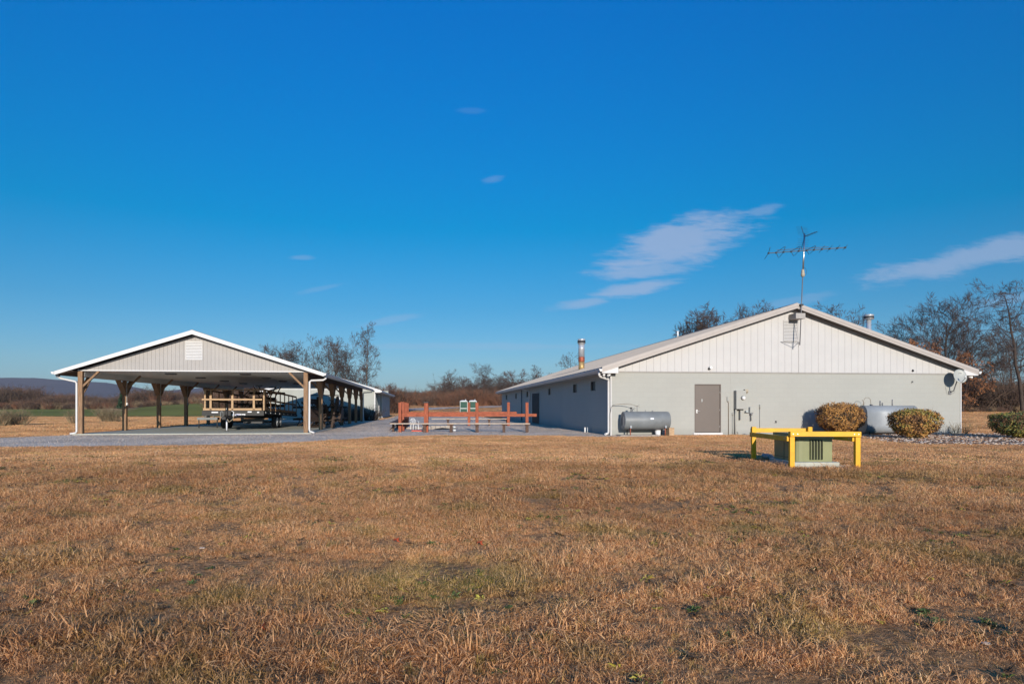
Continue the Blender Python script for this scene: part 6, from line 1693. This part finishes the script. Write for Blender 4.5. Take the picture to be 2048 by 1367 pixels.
# stones
def stone_mesh(seed, m):
    r = random.Random(seed); bm = BM(); bmesh.ops.create_icosphere(bm, subdivisions=1, radius=1)
    for v_ in bm.verts: v_.co *= r.uniform(.75, 1.15); v_.co.z *= .55
    me = bpy.data.meshes.new('stone'); bm.to_mesh(me); bm.free(); me.materials.append(MATS[m]); return me
mat('stone_pale', (0.56, 0.45, 0.36), 0.9, var=.2, vscale=3); mat('stone_tan', (0.50, 0.33, 0.21), 0.9, var=.2, vscale=3); mat('stone_grey', (0.50, 0.44, 0.39), 0.9, var=.2, vscale=3)
mat('leaf_litter', (0.26, 0.12, 0.06), 0.9, var=.3, vscale=3)
STL = new_lib('stone_library')
for k, m in enumerate(('stone_pale', 'stone_pale', 'stone_tan', 'stone_grey', 'leaf_litter')): lib_obj(f'stone_{k}', stone_mesh(500 + k, m))
def stones(name, label, poly, n, s0, s1, seed, picks, accept=None):
    g = np.random.default_rng(seed); a = np.array(poly); lo, hi = a.min(0), a.max(0)
    P = g.uniform(lo, hi, (n * 6, 2)); P = P[in_poly(P, poly)][:n]
    if accept is not None: P = P[accept(P)]
    n = len(P); s_ = g.uniform(s0, s1, n)
    o = scatter(name, STL, np.stack([P[:, 0], P[:, 1], s_ * .25], 1), np.stack([g.uniform(-.4, .4, n), g.uniform(-.4, .4, n), g.uniform(0, 6.28, n)], 1), np.stack([s_ * g.uniform(.8, 1.4, n), s_, s_], 1), g.choice(picks, n))
    o['label'] = label; return o
vis = lambda P: (P[:, 0] < .86 * P[:, 1]) & ~in_poly(P, [cor(MF, -.05, -.02), cor(MF, MW + .05, -.02), cor(MF, MW + .05, 9), cor(MF, -.05, 9)])
stones('mulch_stones', 'pale stones and leaf litter in the bed before the right wall', bed_w, 15000, .022, .055, 81, [0, 0, 1, 2, 2, 3, 4, 4], vis)
front_edge = lambda P: ((P[:, 1] < 30) | (P[:, 0] > -9)) & (P[:, 1] < 42) & (P[:, 0] > -.9 * P[:, 1]) & ~in_poly(P, [cor(CF, -.27, -.24), cor(CF, CW + .27, -.24), cor(CF, CW + .27, CL + .3), cor(CF, -.27, CL + .3)]) & ~in_poly(P, [cor(MF, -.05, -.06), cor(MF, MW + .05, -.06), cor(MF, MW + .05, ML), cor(MF, -.05, ML)])
stones('gravel_stones', 'loose pale gravel stones on the yard', yard_w, 70000, .008, .022, 82, [0, 0, 3, 3, 2], front_edge)
padp = [(5.15, 12.75), (6.6, 12.7), (6.75, 13.3), (6.5, 14.7), (5.2, 14.7), (5.0, 13.8)]
stones('pad_stones', 'loose stones round the transformer pad', padp, 900, .012, .032, 83, [0, 1, 3, 2], lambda P: ~in_poly(P, [(5.42, 13.12), (6.30, 13.12), (6.30, 14.37), (5.42, 14.37)]))
strip = [cor(MF, .02, -.04), cor(MF, MF.front(1715), -.04), cor(MF, MF.front(1715), -.6), cor(MF, .02, -.6)]
stones('wall_foot_stones', 'gravel and litter along the foot of the front wall', strip, 2600, .010, .026, 84, [0, 2, 3, 4, 4, 2])
# fallen leaves on the lawn, small and few
mat('red_leaf', (0.42, 0.075, 0.02), 0.7)
for px, py, lb, sz in ((1029, 1031, 'small bright red leaf on the lawn in the middle distance', .032), (793, 1087, 'rust red leaf on the lawn left of the greener patch', .028), (960, 1093, 'rust red leaf at the top of the greener patch', .028), (523, 1265, 'tiny orange leaf near the lower left of the lawn', .016)):
    g_ = G(px, py); bm = BM()
    ring = [bm.verts.new((math.cos(a) * sz * (1.3 if k % 2 else .6), math.sin(a) * sz * (1.3 if k % 2 else .6), .012 * math.sin(a * 2))) for k, a in enumerate([i * math.pi / 5 for i in range(10)])]
    c_ = bm.verts.new((0, 0, .008))
    for i in range(10): bm.faces.new((c_, ring[i], ring[(i + 1) % 10]))
    o = obj('fallen_leaf', bm, 'red_leaf', None, (g_.x, g_.y, .035), (.35, .1, .5)); tag(o, lb, 'leaf')
for px, py, lb, s_ in ((1972, 1290, 'larger white stone in the lawn at the lower right', .022), (404, 1098, 'pale grey stone in the lawn at the left', .022)):
    pass
    g_ = G(px, py); o = bpy.data.objects.new('stone', stone_mesh(int(px), 'stone_pale')); COL.objects.link(o); o.location = (g_.x, g_.y, .012); o.scale = (s_ * 1.4, s_, s_ * .8); tag(o, lb, 'stone')

# haze between here and the ridge
hz = BM(); box(hz, -7600, 7600, -400, 3900, -6, 170)
hm = bpy.data.materials.new('haze_air'); hm.use_nodes = True
hn = hm.node_tree; hn.nodes.clear()
pv = hn.nodes.new('ShaderNodeVolumePrincipled'); pv.inputs['Color'].default_value = (0.72, 0.80, 1.0, 1); pv.inputs['Density'].default_value = 0.00006; pv.inputs['Anisotropy'].default_value = 0.0
ho = hn.nodes.new('ShaderNodeOutputMaterial'); hn.links.new(pv.outputs[0], ho.inputs['Volume'])
stuff(obj('haze', hz, hm))
